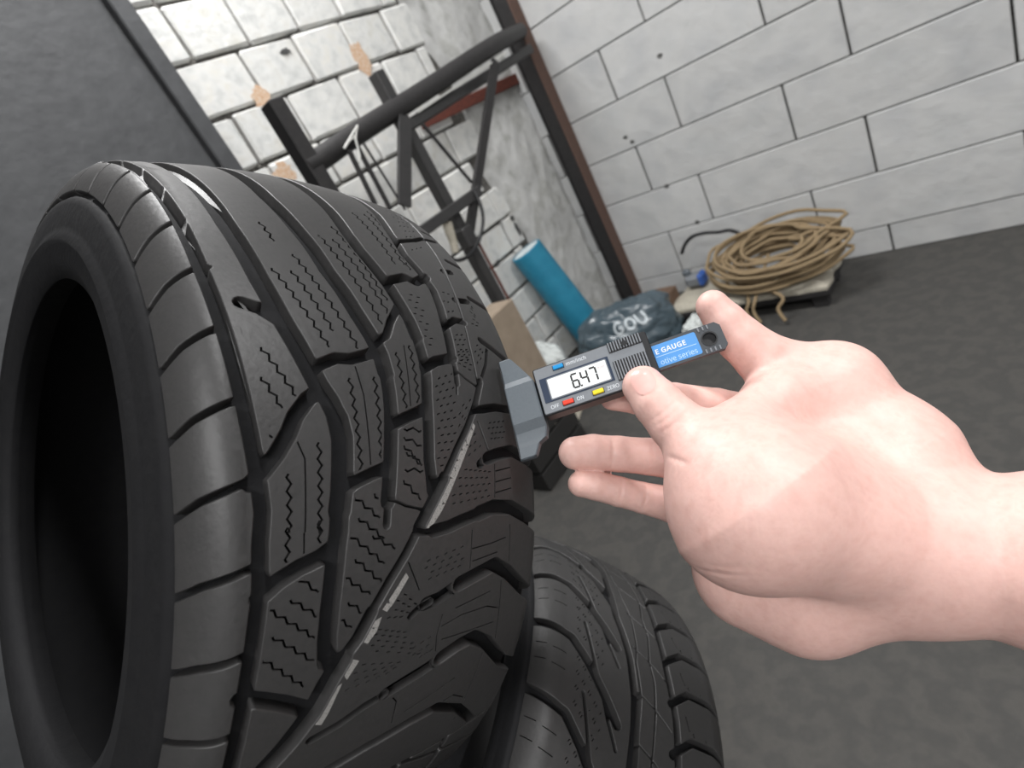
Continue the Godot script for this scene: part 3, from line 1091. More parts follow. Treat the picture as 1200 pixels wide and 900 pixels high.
func near_tyre() -> void:
	var mid := EYE + Vector3(-0.5838021, -0.1960097, -0.1500811)
	var axle := Vector3(-0.0997971, -0.5967119, -0.7962257)
	var base := Vector3(mid.x, 0.585, mid.z)
	var t := thing("car_tyre", "black car tyre nearest the camera, its worn directional tread touched by the gauge", "tyre", base, "used car tyres")
	var wh := Wheel.new(mid - base, axle, 0.30, 0.8858592, 0.0355329, 0.0261663, 0.0730699, 0.165, 0.028, 0.06)
	var left := -206.0
	var right := 52.0
	put("carcass", carcass(wh, left, right, 160), M.carcass, t)
	# grooves: width in millimetres, then degrees and millimetres along the groove
	var grooves := [
		[6.0, [16, -9, 35, -10, 43, -14, 49.0, -21, 55.2, -24.6, 59.4, -18.5, 62.2, -15.5, 65.4, -17.1, 68.4, -19.6, 71.2, -21.6, 73.8, -24]],
		[3.6, [73.8, -24, 75.2, -24, 77.4, -26.1]],
		[2.2, [76, -24.6, 78.8, -28.6]],
		[8.5, [16, -64, 46.0, -63.8, 52.0, -65.5, 55.8, -64.2, 59.6, -59.6, 62.6, -55.6, 65.4, -53.1, 68.2, -50.4, 70.8, -49.4]],
		[6.5, [70.8, -49.4, 73.8, -49.6, 76.0, -50.6, 78.8, -54.1, 82.8, -57.6, 86.6, -60.6, 90.6, -60.5]],
		[9.5, [16, -108, 44, -107, 52.4, -102.6, 56.2, -99.6, 60.6, -97.1, 63.8, -92.6, 67.4, -88.6, 70.8, -83.6, 73.0, -81.0, 75.8, -80.6]],
		[7.5, [75.8, -80.6, 78.0, -81.1, 80.6, -82.6, 84.4, -86.1, 87.8, -89.1, 91.0, -92]],
		[4.0, [91.0, -92, 93.6, -93.5]],
		[10.0, [16, -152, 52, -146, 62.0, -141.1, 65.0, -138.6, 67.8, -136.1, 69.8, -133.6, 72.4, -130.0, 74.4, -127.4, 76.8, -124.1, 78.8, -119.6, 80.8, -116.6]],
		[11.0, [80.8, -116.6, 83.2, -115.6, 85.8, -117.1, 89.0, -119.1, 91.2, -121.1]],
		[9.0, [91.2, -121.1, 93.4, -122.1, 95.2, -123.6, 98.0, -125.1, 101.4, -126.6, 104.8, -127.1, 107.5, -126]],
		[6.5, [16, -176, 60, -170, 86.4, -161.4, 90.0, -160.4, 93.4, -162.1, 98.0, -162.2, 108, -166, 130, -170]],
		[6.0, [61.4, -52.1, 60.4, -37, 61.2, -29.6, 59.6, -15]],
		[5.0, [71.6, -81.6, 70.6, -72.6, 68.4, -65.6, 65.6, -53.6]],
		[6.0, [74.4, -121.6, 73.6, -110.6, 73.8, -101.6, 73.4, -92.6, 72.8, -82.1]],
		[7.5, [87.0, -165.1, 86.0, -159.6, 84.2, -151.6, 82.0, -144.1, 80.2, -139.6, 78.4, -131.6, 77.4, -123.6]],
		[6.0, [75.2, -51.1, 74.2, -39.6, 73.6, -22.6]],
		[6.0, [82.4, -84.6, 81.6, -74.6, 81.0, -64.6, 80.4, -56.1]],
		[6.0, [89.2, -119.1, 88.2, -110.1, 87.6, -100.6, 87.0, -89.1]],
		[8.0, [98.8, -162.6, 97.4, -153.6, 96.4, -143.1, 95.8, -133.1, 94.8, -124.1]],
		[8.5, [109.4, -168.1, 110.2, -158.1, 111.2, -147.1, 113.2, -130.1]],
		[2.4, [75.2, -24.6, 76.6, -17.1, 78.0, -6.6]],
		[2.4, [90.6, -91.1, 91.8, -80.1, 92.8, -65.1]],
		[7.0, [65.6, -155, 66.6, -146, 68.8, -135]],
		[5.0, [68.6, -19.6, 67.4, -7.6, 67.6, 2]],
		[4.0, [52, -23, 50.0, 2, 48.5, 15, 48.0, 34]],
		[4.0, [63.6, 2.4, 63.4, 16.4]],
		[4.0, [57.5, 8, 57.2, 18]],
		[1.9, [18, 30, 42.2, 25, 49.2, 17.5, 52.8, 15, 59.2, 8.9, 63.6, 4.9, 68.0, 0.9, 71.6, -2.6, 74.8, -4.6, 78.0, -6.6]],
		[2.6, [71.0, 20, 71.6, 16.4, 74.4, 8.4, 77.0, -2.6]],
		[4.4, [77.0, -2.6, 80.2, -13.1, 83.2, -25.1]],
		[4.2, [83.2, -25.1, 85.8, -37.1, 89.2, -50.6]],
		[6.5, [89.2, -50.6, 92.0, -62.1, 94.6, -72.1]],
		[5.2, [94.6, -72.1, 97.2, -81.1, 100.0, -92.1, 103.0, -102.1]],
		[6.5, [103.0, -102.1, 105.8, -109.6, 107.8, -117.6]],
		[11.0, [107.8, -117.6, 110.2, -124.1, 113.6, -131.0, 117, -141, 121, -155, 126, -172]],
		[5.5, [81.0, -15, 81.0, -7.6, 80.8, 6.4, 81.2, 23.4, 82.5, 38, 84, 56]],
		[4.2, [88.2, -19.1, 87.4, -11.1]],
		[7.0, [87.6, -11.1, 87.2, -0.1, 87.0, 16.9, 88.6, 34.4, 91, 56]],
		[3.6, [95.2, -70.6, 95.4, -61.1]],
		[6.5, [95.3, -61.1, 95.2, -49.6, 94.8, -38.6, 94.4, -23.6]],
		[8.5, [94.4, -23.6, 94.0, -9.1, 94.6, 10, 96.4, 28, 99.8, 56]],
		[3.2, [104.8, -76, 104.1, -70.6, 103.7, -62]],
		[6.0, [103.8, -66, 103.6, -56.1, 102.6, -39.6]],
		[8.5, [102.6, -39.6, 102.0, -20.6, 101.6, -7, 103.4, 8.4, 106.8, 29.4, 110.5, 56]],
		[4.0, [117.2, -128, 116.2, -113.1, 114.8, -99.1, 114.0, -86.1]],
		[6.0, [114.0, -86.1, 113.2, -72.6, 112.6, -60.1, 111.8, -47.6]],
		[8.5, [111.8, -47.6, 111.0, -32.6, 110.8, -20, 112.8, -3.6, 117.8, 22.4, 121.8, 56]],
		[6.0, [123.5, -120, 121.5, -90, 120.2, -60, 119.8, -40, 122.5, -14, 128, 14]],
		[4.5, [70.4, 12, 71.8, 23.4, 73.8, 38, 75, 56]],
		[4.0, [62.5, 22, 64, 38, 66, 56]],
		[4.0, [54, 24, 55, 38, 57, 56]],
		[4.0, [45, 28, 46, 40, 48, 56]],
		[4.0, [36, 30, 37, 42, 39, 56]],
		[4.0, [27, 30, 28, 42, 30, 56]],
		[1.6, [82.6, -14.5, 87, -8]],
	]
	var land := [rect(18, 128, left, right)]
	for k in 13: grooves.append([4.0, [19 + 8.9 * k, -210, 17 + 8.9 * k, -190, 15.5 + 8.9 * k, -166]])
	var loose := []
	for g in grooves: land = cut(land, line(g[1]), g[0] + (2.9 if g[0] > 5.9 else (1.9 if g[0] > 3.0 else 0.5)), loose)
	var zigzags := [
		[60.4, -131.6, 72.2, -113.1],
		[60.8, -120.6, 70.0, -107.6],
		[57.8, -115.1, 72.6, -94.6],
		[53.4, -89.6, 69.0, -73.1],
		[54.0, -80.6, 68.0, -64.6],
		[50.8, -74.6, 65.2, -62.6],
		[45.0, -43.1, 58.0, -39.6],
		[44.6, -31.1, 57.8, -31.6],
		[42.8, -23.1, 58.8, -28.6],
		[51.2, -125.1, 55.4, -122.6],
		[71.8, -150.6, 79.0, -135.1],
		[75.4, -153.6, 79.2, -145.6],
		[80.0, -156.6, 83.8, -150.6],
		[76.2, -105.1, 87.8, -107.1],
		[76.2, -89.1, 87.0, -94.1],
		[73.0, -69.1, 80.4, -72.1],
		[72.0, -57.6, 80.4, -62.1],
		[83.4, -129.1, 93.2, -132.6],
		[86.4, -146.6, 92.6, -148.1],
		[82.8, -76.1, 83.2, -63.1],
		[84.8, -77.6, 87.4, -66.6],
		[85.6, -76.6, 87.2, -67.1],
		[88.8, -80.6, 91.4, -69.6],
		[87.6, -79.1, 88.0, -66.1],
		[89.8, -112.6, 92.6, -97.6],
		[92.2, -110.6, 95.0, -95.1],
		[89.8, -100.1, 91.4, -94.1],
		[83.8, -77.1, 85.2, -64.1],
		[91.8, -132.1, 94.8, -132.6],
		[92.0, -148.6, 96.4, -149.6],
		[93.8, -116.6, 97.8, -95.1],
		[94.4, -102.6, 96.4, -88.1],
		[96.6, -113.1, 100.4, -94.1],
		[98.0, -121.1, 101.0, -103.6],
		[101.2, -116.6, 103.4, -104.1],
		[102.6, -123.6, 104.2, -113.1],
		[97.4, -144.1, 99.4, -133.1],
		[99.6, -147.6, 102.8, -128.1],
		[99.8, -160.6, 104.4, -133.6],
		[103.2, -155.6, 107.8, -129.1],
		[105.4, -160.1, 109.8, -137.1],
	]
	var straights := [
		[74.6, -100.1, 78.4, -98.6, 87.6, -101.1],
		[72.0, -62.1, 80.6, -68.6],
		[83.0, -140.6, 85.0, -137.6, 92.8, -140.1],
		[92.8, -140.6, 96.0, -141.1],
		[107.4, -51.6, 106.8, -34.6, 107.0, -11.1, 108.0, 1.9],
		[109.2, -49.6, 109.8, -1.1],
		[105.6, -41.1, 105.0, -9.1],
		[118.0, -67.6, 116.0, -29.6],
		[120.0, -60.1, 119.0, -26.1, 120.6, -13.1],
		[98.6, -29.6, 98.6, -11.6, 98.4, 3.9],
		[100.2, -29.1, 100.0, -4.6],
		[89.4, -4.1, 89.2, 12.4],
		[90.8, -5.1, 90.6, 12.4],
		[92.2, -6.1, 92.0, 11.4],
		[87.4, -3.6, 93.8, -7.6], [96.2, -29.6, 101.6, -31.1], [96.8, 8.4, 103.0, 8.4], [103.4, 0.9, 113.6, 5.4], [114.0, -6.1, 124.8, -14.1],
		[98.0, -80, 101.9, -71], [105.8, -51.6, 108.4, -54.1, 110.6, -53.0], [115.0, -79.6, 115.8, -76.1, 119.0, -75.6],
	]
	var fields := [
		[76.4, -45.1, 75.4, -26.6, 89.4, -42.1, 89.0, -56.6, 3, 14],
		[80.4, -30.1, 79.2, -15.1, 83.2, -26.1, 85.2, -36.6, 2, 6],
		[72.4, -19.1, 72.0, -5.6, 76.2, -7.6, 74.6, -20.1, 3, 4],
		[71.2, 0.9, 70.6, 16.4, 73.4, 7.4, 74.8, -1.6, 2, 4],
		[82.6, -6.6, 82.4, 13.4, 85.4, 10.4, 85.4, -4.6, 4, 4],
		[88.0, -33.6, 89.0, -9.1, 92.8, -11.6, 93.0, -50.6, 6, 5],
		[85.0, -32.6, 83.8, -19.6, 86.2, -14.1, 87.6, -31.1, 3, 3],
		[98.4, -70.6, 97.6, -37.1, 100.6, -36.1, 101.2, -64.1, 5, 4],
		[101.0, -82.1, 103.4, -71.1, 104.8, -80.6, 104.6, -93.1, 3, 4],
		[104.8, -98.6, 106.2, -79.6, 110.6, -62.6, 107.8, -102.1, 5, 5],
		[108.4, -107.1, 110.2, -78.1, 111.2, -83.1, 112.2, -114.1, 5, 4],
		[108.8, -76.6, 107.8, -58.6, 110.6, -55.6, 111.0, -65.1, 3, 3],
		[31.2, 21.9, 32.0, 32.9, 52.4, 5.4, 54.6, -14.6, 3, 12],
		[33.8, 36.4, 37.8, 37.4, 45.4, 26.9, 46.2, 19.4, 2, 5],
		[63.0, -44.1, 63.6, -32.6, 72.6, -37.1, 72.0, -46.6, 2, 8],
		[61.2, -8.1, 61.8, 0.9, 66.6, -5.6, 67.2, -15.6, 2, 3],
		[61.2, 23.4, 64.4, 19.4, 68.4, 17.4, 68.2, 8.4, 2, 6],
		[69.6, -14.6, 69.4, -0.1, 74.2, -5.6, 74.4, -23.1, 3, 6],
	]
	var slots := []
	for z in zigzags:
		var p := line(z)
		slots.append_array(slots_of([wiggle(p[0], p[1])], 1.25))
	for z in straights: slots.append_array(slots_of([line(z)], 0.9))
	for d in fields: slots.append_array(dashes(d, 2.6, 0.9))
	slots.append_array(loose)
	slots = slots.map(func(x): return [x, bounds(x)])
	blocks_of(wh, t, land, slots, M.rubber)
	# the light grey scuffed rib along the long slanting groove
	var scuffs := [
		[99.4, -81.1, 100.0, -79.1, 102.6, -88.6, 103.4, -92.6, 103.0, -95.6, 101.4, -89.1],
		[103.8, -95.6, 105.4, -98.1, 106.6, -103.1, 106.2, -106.6, 104.2, -101.1],
		[108.4, -107.1, 110.4, -113.1, 109.2, -116.6, 108.0, -111.1],
		[110.6, -115.6, 114.2, -121.1, 115.4, -123.6, 114.8, -131.6, 111.4, -123.1],
		[82.6, -20.1, 83.2, -18.1, 89.0, -39.6, 93.0, -54.1, 95.4, -66.1, 95.0, -72.1, 90.2, -51.1, 86.4, -36.1],
	]
	var rough := noise(0.45, 19)
	for z in scuffs:
		var p := line(z)
		for l in land:
			for c in Geometry2D.intersect_polygons(l, p):
				if area(c) > 6.0: put("scuff_mark", tread_block(wh, c, [], 1.3, 0.00018, 8.6, false, rough), M.scuff, t)
	# the rest of the tread, out of sight
	var rest := [rect(128.6, 377.4, left, right)]
	for w in [-170.0, -128.0, -90.0, -55.0, -12.0]: rest = cut(rest, line([127, w, 379, w]), 7.0, loose)
	for k in 26: rest = cut(rest, line([133 + 9.4 * k, -215, 128 + 9.4 * k, -60, 136 + 9.4 * k, 60]), 5.0, loose)
	band_of(wh, t, rest, "rear_tread", M.rubber)

func far_tyre() -> void:
	var mid := EYE + Vector3(-0.5391437, -0.6785258, -0.1162746)
	var axle := Vector3(0.4993882, -0.8116869, -0.3029451)
	var base := Vector3(mid.x, 0.105, mid.z)
	var t := thing("car_tyre", "black car tyre behind and below the first, with fine zigzag ribs and shoulder lugs", "tyre", base, "used car tyres")
	var wh := Wheel.new(mid - base, axle, 0.30, 0.9, 0.0815795, 0.0363327, 0.0427332, 0.0815795, 0.0363327, 0.0427332)
	var left := -118.0
	var right := 116.0
	put("carcass", carcass(wh, left, right, 160), M.carcass, t)
	var grooves := [
		[6.0, [-72, -30, -42, -30, -33, -24, -25.6, -21, -19.0, -23.9, -8.2, -23.0, -3.6, -17, 0.8, -12, 8.8, -8, 14, -8, 30, -12, 52, -12]],
		[2.0, [-72, -4, -40.4, -4, -23.8, -12, -14.8, -9, -9.0, -2.9, -2.6, -1.9, 1.4, -4.4, 7.8, -0.4, 14, -3, 52, -3]],
		[2.2, [-72, 12, -39.6, 16, -31, 13, -24.6, 17, -16.2, 17.5, -11, 13, -6.2, 15.6, 0.2, 12, 4.2, 16, 10.8, 15.1, 18, 12, 52, 13]],
		[5.8, [-72, 33, -31.2, 33, -16.8, 30.6, -7.6, 31.1, 0.6, 33.6, 5.8, 37.1, 9.4, 39.6, 20, 42, 52, 42]],
	]
	for k in 9:
		var d := -58.0 + 14.2 * k
		grooves.append([7.0, [d - 1.0, -126, d + 1.0, -97, d + 2.4, -77, d + 6.6, -58, d + 12, -38, d + 15.5, -26]])
		grooves.append([3.0, [d - 2.0, -62, d + 7, -50.4, d + 15, -36.4, d + 19.5, -25.4]])
	for k in 14:
		var d := -64.0 + 8.6 * k
		grooves.append([5.4, [d + 2, 34.1, d - 1.4, 58, d - 1.6, 84, d + 0.4, 122]])
		grooves.append([1.6, [d + 2, -8, d + 4.5, 16, d + 7, 33]])
	var land := [rect(-70, 50, left, right)]
	var loose := []
	for g in grooves: land = cut(land, line(g[1]), g[0] + (3.6 if g[0] > 4.0 else (1.4 if g[0] > 2.5 else 0.8)), loose)
	var slots := []
	for k in 14:
		var d := -64.0 + 8.6 * k
		for j in 2:                                # the small slits on the right shoulder lugs
			slots.append_array(slots_of([line([d + 3.0 + 2.4 * j, 52 + 8 * j, d + 5.4 + 2.4 * j, 56 + 8 * j])], 2.2))
		slots.append_array(slots_of([line([d + 5.6, 76, d + 6.1, 76.5])], 1.6))
	for k in 9:
		var d := -58.0 + 14.2 * k
		for j in 4:                                # sipes on the left lugs
			var o := 3.0 + 2.7 * j
			slots.append_array(dashes([d + o + 2.4, -74, d + o + 3.0, -71, d + o + 9.5, -41, d + o + 9.0, -44, 1, 9], 0.9, 3.0))
		for j in 2:
			slots.append_array(slots_of([line([d + 5.5 + 3.2 * j, -96, d + 6.2 + 3.2 * j, -82])], 0.9))
			slots.append_array(slots_of([line([d + 4.5 + 3.2 * j, -114, d + 5.0 + 3.2 * j, -102])], 0.9))
	slots = slots.map(func(x): return [x, bounds(x)])
	blocks_of(wh, t, land, slots, M.rubber)
	var rest := [rect(50.6, 289.4, left, right)]
	for w in [-30.0, 33.0]: rest = cut(rest, line([49, w, 291, w]), 6.0, loose)
	for k in 18: rest = cut(rest, line([46 + 14.2 * k, -126, 54 + 14.2 * k, -26]), 5.0, loose)
	for k in 28: rest = cut(rest, line([50 + 8.6 * k, 33, 50 + 8.6 * k, 122]), 4.0, loose)
	band_of(wh, t, rest, "rear_tread", M.rubber)

func tyre_stand() -> void:
	pass


# ---------------------------------------------------------------- the gauge

const PX := 0.000585                           # gauge measures are written in units of this many metres
var gauge_frame := Transform3D()

func gauge_part(called: String, mesh: Mesh, m: Material, parent: Node3D, u: float, v: float, w: float) -> MeshInstance3D:
	return put(called, mesh, m, parent, Vector3(u, v, w) * PX)

func gauge_text(words: String, cap: float, m: Material, parent: Node3D, u: float, v: float, w: float, called: String, bold := false) -> MeshInstance3D:
	return gauge_part(called, lettering(words, cap * PX, 0.25 * PX, bold), m, parent, u, v, w)

func rounded(u0: float, v0: float, u1: float, v1: float, r: float, n := 4) -> PackedVector2Array:
	var l := PackedVector2Array()
	for c in [[u1 - r, v1 - r, 0], [u0 + r, v1 - r, 90], [u0 + r, v0 + r, 180], [u1 - r, v0 + r, 270]]:
		for k in n + 1:
			var t := deg_to_rad(c[2] + 90.0 * k / n)
			l.append(Vector2(c[0] + r * cos(t), c[1] + r * sin(t)))
	return l

func scaled(l: PackedVector2Array, f := PX) -> PackedVector2Array:
	var o := PackedVector2Array()
	for p in l: o.append(p * f)
	return o

func gauge() -> void:
	var p0 := at(600, 480, 0.400)
	var p1 := at(848, 395, 0.372)
	var x := (p1 - p0).normalized()
	var z := (EYE - p0.lerp(p1, 0.5)).normalized()
	z = (z - x * z.dot(x)).normalized()
	z = z.rotated(x, deg_to_rad(-21.0))            # the face tips up a little, so that the under side shows
	var y := z.cross(x)
	var g := thing("tread_depth_gauge", "grey and black digital tread depth gauge reading 6.47, held against the tyre", "gauge", p0)
	g.basis = Basis(x, y, z)
	gauge_frame = g.transform
	# the foot that lies on the tread: a raised middle, sloping facets, two lower wings
	var s := Soup.new()
	# v, left edge, right edge, back, front
	var st := [[-66, -5, 13, -7, 1.5], [-64.5, -5, 15.5, -7, 3.5], [-52, -4, 23, -7, 4], [-47, -3.7, 33, -8, 4.5], [-35, -3, 37, -9, 5], [-24, -2, 37, -9, 11], [24, -1, 37, -9, 11], [33, -1, 33, -9, 5], [50, -1, 23.5, -7, 4], [64, -1.5, 15.5, -7, 3.5], [66.5, -1.5, 13, -7, 1.5]]
	for k in st.size() - 1:
		var a: Array = st[k]
		var b: Array = st[k + 1]
		var c := func(q: Array, e: int) -> Vector3:   # eight corners of a station: left back, left front, chamfer, right front, right back
			var l: Array = [[q[1], q[3]], [q[1], q[4] - 1.5], [q[1] + 1.5, q[4]], [q[2] - 1.5, q[4]], [q[2], q[4] - 1.5], [q[2], q[3]]][e]
			return Vector3(l[0], q[0], l[1]) * PX
		for e in 6:
			var f := (e + 1) % 6
			var mid: Vector3 = (c.call(a, e) + c.call(b, f)) / 2.0
			s.flat([c.call(a, e), c.call(a, f), c.call(b, f), c.call(b, e)], mid - Vector3((a[1] + a[2]) / 2.0, mid.y / PX, (a[3] + a[4]) / 2.0) * PX)
	for q in [st[0], st[st.size() - 1]]:
		var l := []
		for e in [[q[1], q[3]], [q[1], q[4] - 1.5], [q[1] + 1.5, q[4]], [q[2] - 1.5, q[4]], [q[2], q[4] - 1.5], [q[2], q[3]]]: l.append(Vector3(e[0], q[0], e[1]) * PX)
		s.flat(l, Vector3(0, q[0], 0))
	put("foot", s.mesh(), M.gauge_grey, g)
	gauge_part("foot_edge", box(Vector3(2.2, 130, 13) * PX, 0.0003), M.gauge_black, g, -2.6, 0.5, -3.0).rotation_degrees.z = -1.5
	# the housing
	var body := put("housing", prism(scaled(rounded(38.5, -26.5, 181.5, 36.5, 3.0)), 19.0 * PX, 1.0 * PX), M.gauge_black, g, Vector3(0, 0, -9.0) * PX)
	var face := put("face_plate", prism(scaled(rounded(40, -24.6, 174, 34.6, 1.8)), 1.5 * PX, 0.4 * PX), M.gauge_face, g, Vector3(0, 0, 9.9) * PX)
	put("bezel", prism(scaled(rounded(44, -11.5, 130.5, 20.5, 1.0)), 0.7 * PX, 0.2 * PX), M.bezel, face, Vector3(0, 0, 1.4) * PX)
	put("window_rim", prism(scaled(rounded(52.2, -9.8, 127.5, 18.2, 1.8)), 0.5 * PX, 0.2 * PX), M.gauge_face, face, Vector3(0, 0, 2.1) * PX)
	put("display", prism(scaled(rounded(53.6, -8.4, 126.2, 16.8, 1.2)), 0.3 * PX), M.lcd, face, Vector3(0, 0, 2.5) * PX)
	# the figures on the display
	var seg := {"6": "afgecd", "4": "fgbc", "7": "abc"}
	var spots := [["6", 86.0], ["4", 97.6], ["7", 108.6]]
	for d in spots:
		var sg := Soup.new()
		for c in seg[d[0]]:
			var w := 3.6
			var h := 8.6
			var lean := 0.0
			var q: Array = {"a": [0, 2 * h, 1], "g": [0, h, 1], "d": [0, 0, 1], "f": [-w, h * 1.5, 0], "b": [w, h * 1.5, 0], "e": [-w, h * 0.5, 0], "c": [w, h * 0.5, 0]}[c]
			var size := Vector3(6.8, 2.1, 0.25) if q[2] == 1 else Vector3(2.1, 7.6, 0.25)
			box_into(sg, size * PX, 0.0, Transform3D(Basis(), Vector3(q[0] + lean * q[1], q[1], 0) * PX))
		gauge_part("digit", sg.mesh(), M.digit, face, d[1], -4.6, 2.95)
	gauge_part("decimal_point", box(Vector3(2.1, 2.1, 0.25) * PX), M.digit, face, 91.8, -4.6, 2.95)
	gauge_text("mm", 3.2, M.faint, face, 119.0, 9.5, 2.9, "unit_sign")
	# buttons and their lettering
	for b in [["blue_button", M.blue, 71.0, 28.6], ["red_button", M.red, 70.5, -18.4], ["yellow_button", M.yellow, 107.5, -18.2]]:
		gauge_part("button_well", box(Vector3(14.6, 7.0, 0.4) * PX, 0.0001), M.gauge_black, face, b[2], b[3], 1.4)
		gauge_part(b[0], box(Vector3(13, 5.4, 3.4) * PX, 0.8 * PX), b[1], face, b[2], b[3], 2.2)
	gauge_text("mm/inch", 4.6, M.print, face, 93.5, 28.6, 1.6, "button_name")
	gauge_text("OFF", 4.4, M.print, face, 54.0, -18.4, 1.6, "button_name")
	gauge_text("ON", 4.4, M.print, face, 85.5, -18.4, 1.6, "button_name")
	gauge_text("ZERO", 4.4, M.print, face, 125.5, -18.4, 1.6, "button_name")
	# the two ribbed thumb rests
	for v in [[29.3, 12.0], [-1.5, 24.0]]:
		var pad := gauge_part("thumb_rest", box(Vector3(40, v[1] + 1.5, 0.6) * PX, 0.0001), M.gauge_black, g, 154, v[0], 11.6)
		for k in 12: gauge_part("rib", box(Vector3(1.7, v[1], 2.6) * PX, 0.4 * PX), M.gauge_rib, pad, -18.4 + 3.35 * k, 0, 1.2)
		if v[1] < 20: gauge_part("arrow", prism(scaled(PackedVector2Array([Vector2(-5, -3.5), Vector2(5, -3.5), Vector2(0, 4.5)])), 1.0 * PX), M.gauge_black, pad, 0, 0, 2.2)
	for k in 12: gauge_part("rib", box(Vector3(1.7, 1.6, 9) * PX, 0.4 * PX), M.gauge_black, body, 136 + 3.35 * k, 36.9, 10.5)
	# the sliding bar with its blue label, three and four ribs and the hole at its end
	var ring := PackedVector2Array([Vector2(150, -14), Vector2(258, -14), Vector2(263, -9), Vector2(263, 16), Vector2(258, 21.5), Vector2(150, 21.5)])
	var hole := PackedVector2Array()
	for k in 28: hole.append(Vector2(246.5 + 7.6 * cos(TAU * k / 28), 3.6 + 7.6 * sin(TAU * k / 28)))
	var bar := put("bar", pierced(scaled(ring), scaled(hole), 6.0 * PX), M.gauge_bar, g, Vector3(0, 0, -5) * PX)
	put("hole_bottom", prism(scaled(circle(246.5, 3.6, 7.9)), 0.6 * PX), M.gauge_black, bar)
	put("hole_wall", pierced(scaled(circle(246.5, 3.6, 9.2)), scaled(hole), 0.6 * PX), M.gauge_black, bar, Vector3(0, 0, 6.0) * PX)
	var lab := put("label_plate", prism(scaled(rounded(160, -10.8, 234, 17.8, 2.4)), 0.35 * PX, 0.1 * PX), M.label, bar, Vector3(0, 0, 5.9) * PX)
	gauge_text("E GAUGE", 6.4, M.print, lab, 202.5, 8.8, 0.45, "label_print", true)
	gauge_part("label_line", box(Vector3(48, 0.7, 0.2) * PX), M.label_dim, lab, 207, 2.6, 0.4)
	gauge_text("otive series", 6.2, M.label_dim, lab, 207.5, -5.4, 0.45, "label_print")
	for k in 3: gauge_part("rib", box(Vector3(1.8, 5.2, 2) * PX, 0.3 * PX), M.gauge_rib, bar, 238.5 + 5.2 * k, 18.0, 6.2)
	for k in 4: gauge_part("rib", box(Vector3(1.8, 5.2, 2) * PX, 0.3 * PX), M.gauge_rib, bar, 238.0 + 5.2 * k, -10.6, 6.2)

func circle(u: float, v: float, r: float) -> PackedVector2Array:
	var l := PackedVector2Array()
	for k in 28: l.append(Vector2(u + r * cos(TAU * k / 28), v + r * sin(TAU * k / 28)))
	return l

func pierced(ring: PackedVector2Array, hole: PackedVector2Array, depth: float) -> ArrayMesh:       # a plate with one hole
	var s := Soup.new()
	var pts := PackedVector2Array(walk(ring, 0.004))
	pts.append_array(hole)
	var ids := Geometry2D.triangulate_delaunay(pts)
	for z in [depth, 0.0]:
		var f := s.v.size()
		for p in pts: s.vert(Vector3(p.x, p.y, z), Vector3(0, 0, 1 if z > 0.0 else -1))
		for k in range(0, ids.size(), 3):
			var m := (pts[ids[k]] + pts[ids[k + 1]] + pts[ids[k + 2]]) / 3.0
			if Geometry2D.is_point_in_polygon(m, ring) and not Geometry2D.is_point_in_polygon(m, hole): s.tri(f + ids[k], f + ids[k + 1], f + ids[k + 2])
	for l in [ring, hole]:
		var mid := Vector2.ZERO
		for p in l: mid += p / l.size()
		for k in l.size():
			var p: Vector2 = l[k]
			var q: Vector2 = l[(k + 1) % l.size()]
			var o := ((p + q) / 2.0 - mid) * (1.0 if l == ring else -1.0)
			s.flat([Vector3(p.x, p.y, 0), Vector3(q.x, q.y, 0), Vector3(q.x, q.y, depth), Vector3(p.x, p.y, depth)], Vector3(o.x, o.y, 0))
	return s.mesh()


# ---------------------------------------------------------------- the hand and forearm

class Bone:
	var a: Vector3
	var d: Vector3
	var dd: float
	var ra: float
	var rb: float
	var chain: int                                 # 0 the palm and arm, 1.. the fingers
	func _init(p: Vector3, q: Vector3, r0: float, r1: float, which: int) -> void:
		a = p
		d = q - p
		dd = maxf(d.length_squared(), 1e-9)
		ra = r0
		rb = r1
		chain = which
	func dist(p: Vector3) -> float:
		var t := clampf((p - a).dot(d) / dd, 0.0, 1.0)
		return p.distance_to(a + d * t) - lerpf(ra, rb, t)

var bones: Array[Bone] = []
var creases := []                              # [place, direction across the crease, half length, depth]

func blend(a: float, b: float, k: float) -> float:
	var h := maxf(k - absf(a - b), 0.0) / k
	return minf(a, b) - h * h * k * 0.25

func field(p: Vector3, use: Array) -> float:
	var palm := 1.0
	var chains := {}
	for b: Bone in use:
		var d := b.dist(p)
		if b.chain == 0: palm = blend(palm, d, 0.016)
		elif chains.has(b.chain): chains[b.chain] = blend(chains[b.chain], d, 0.0015)
		else: chains[b.chain] = d
	var r := palm
	for c in chains: r = minf(r, blend(palm, chains[c], 0.009))
	for c in creases:
		var o: Vector3 = p - c[0]
		if o.length_squared() < c[2] * c[2]:
			var t: float = o.dot(c[1]) / 0.0016
			r += c[3] * exp(-t * t) * (1.0 - o.length_squared() / (c[2] * c[2]))
	return r

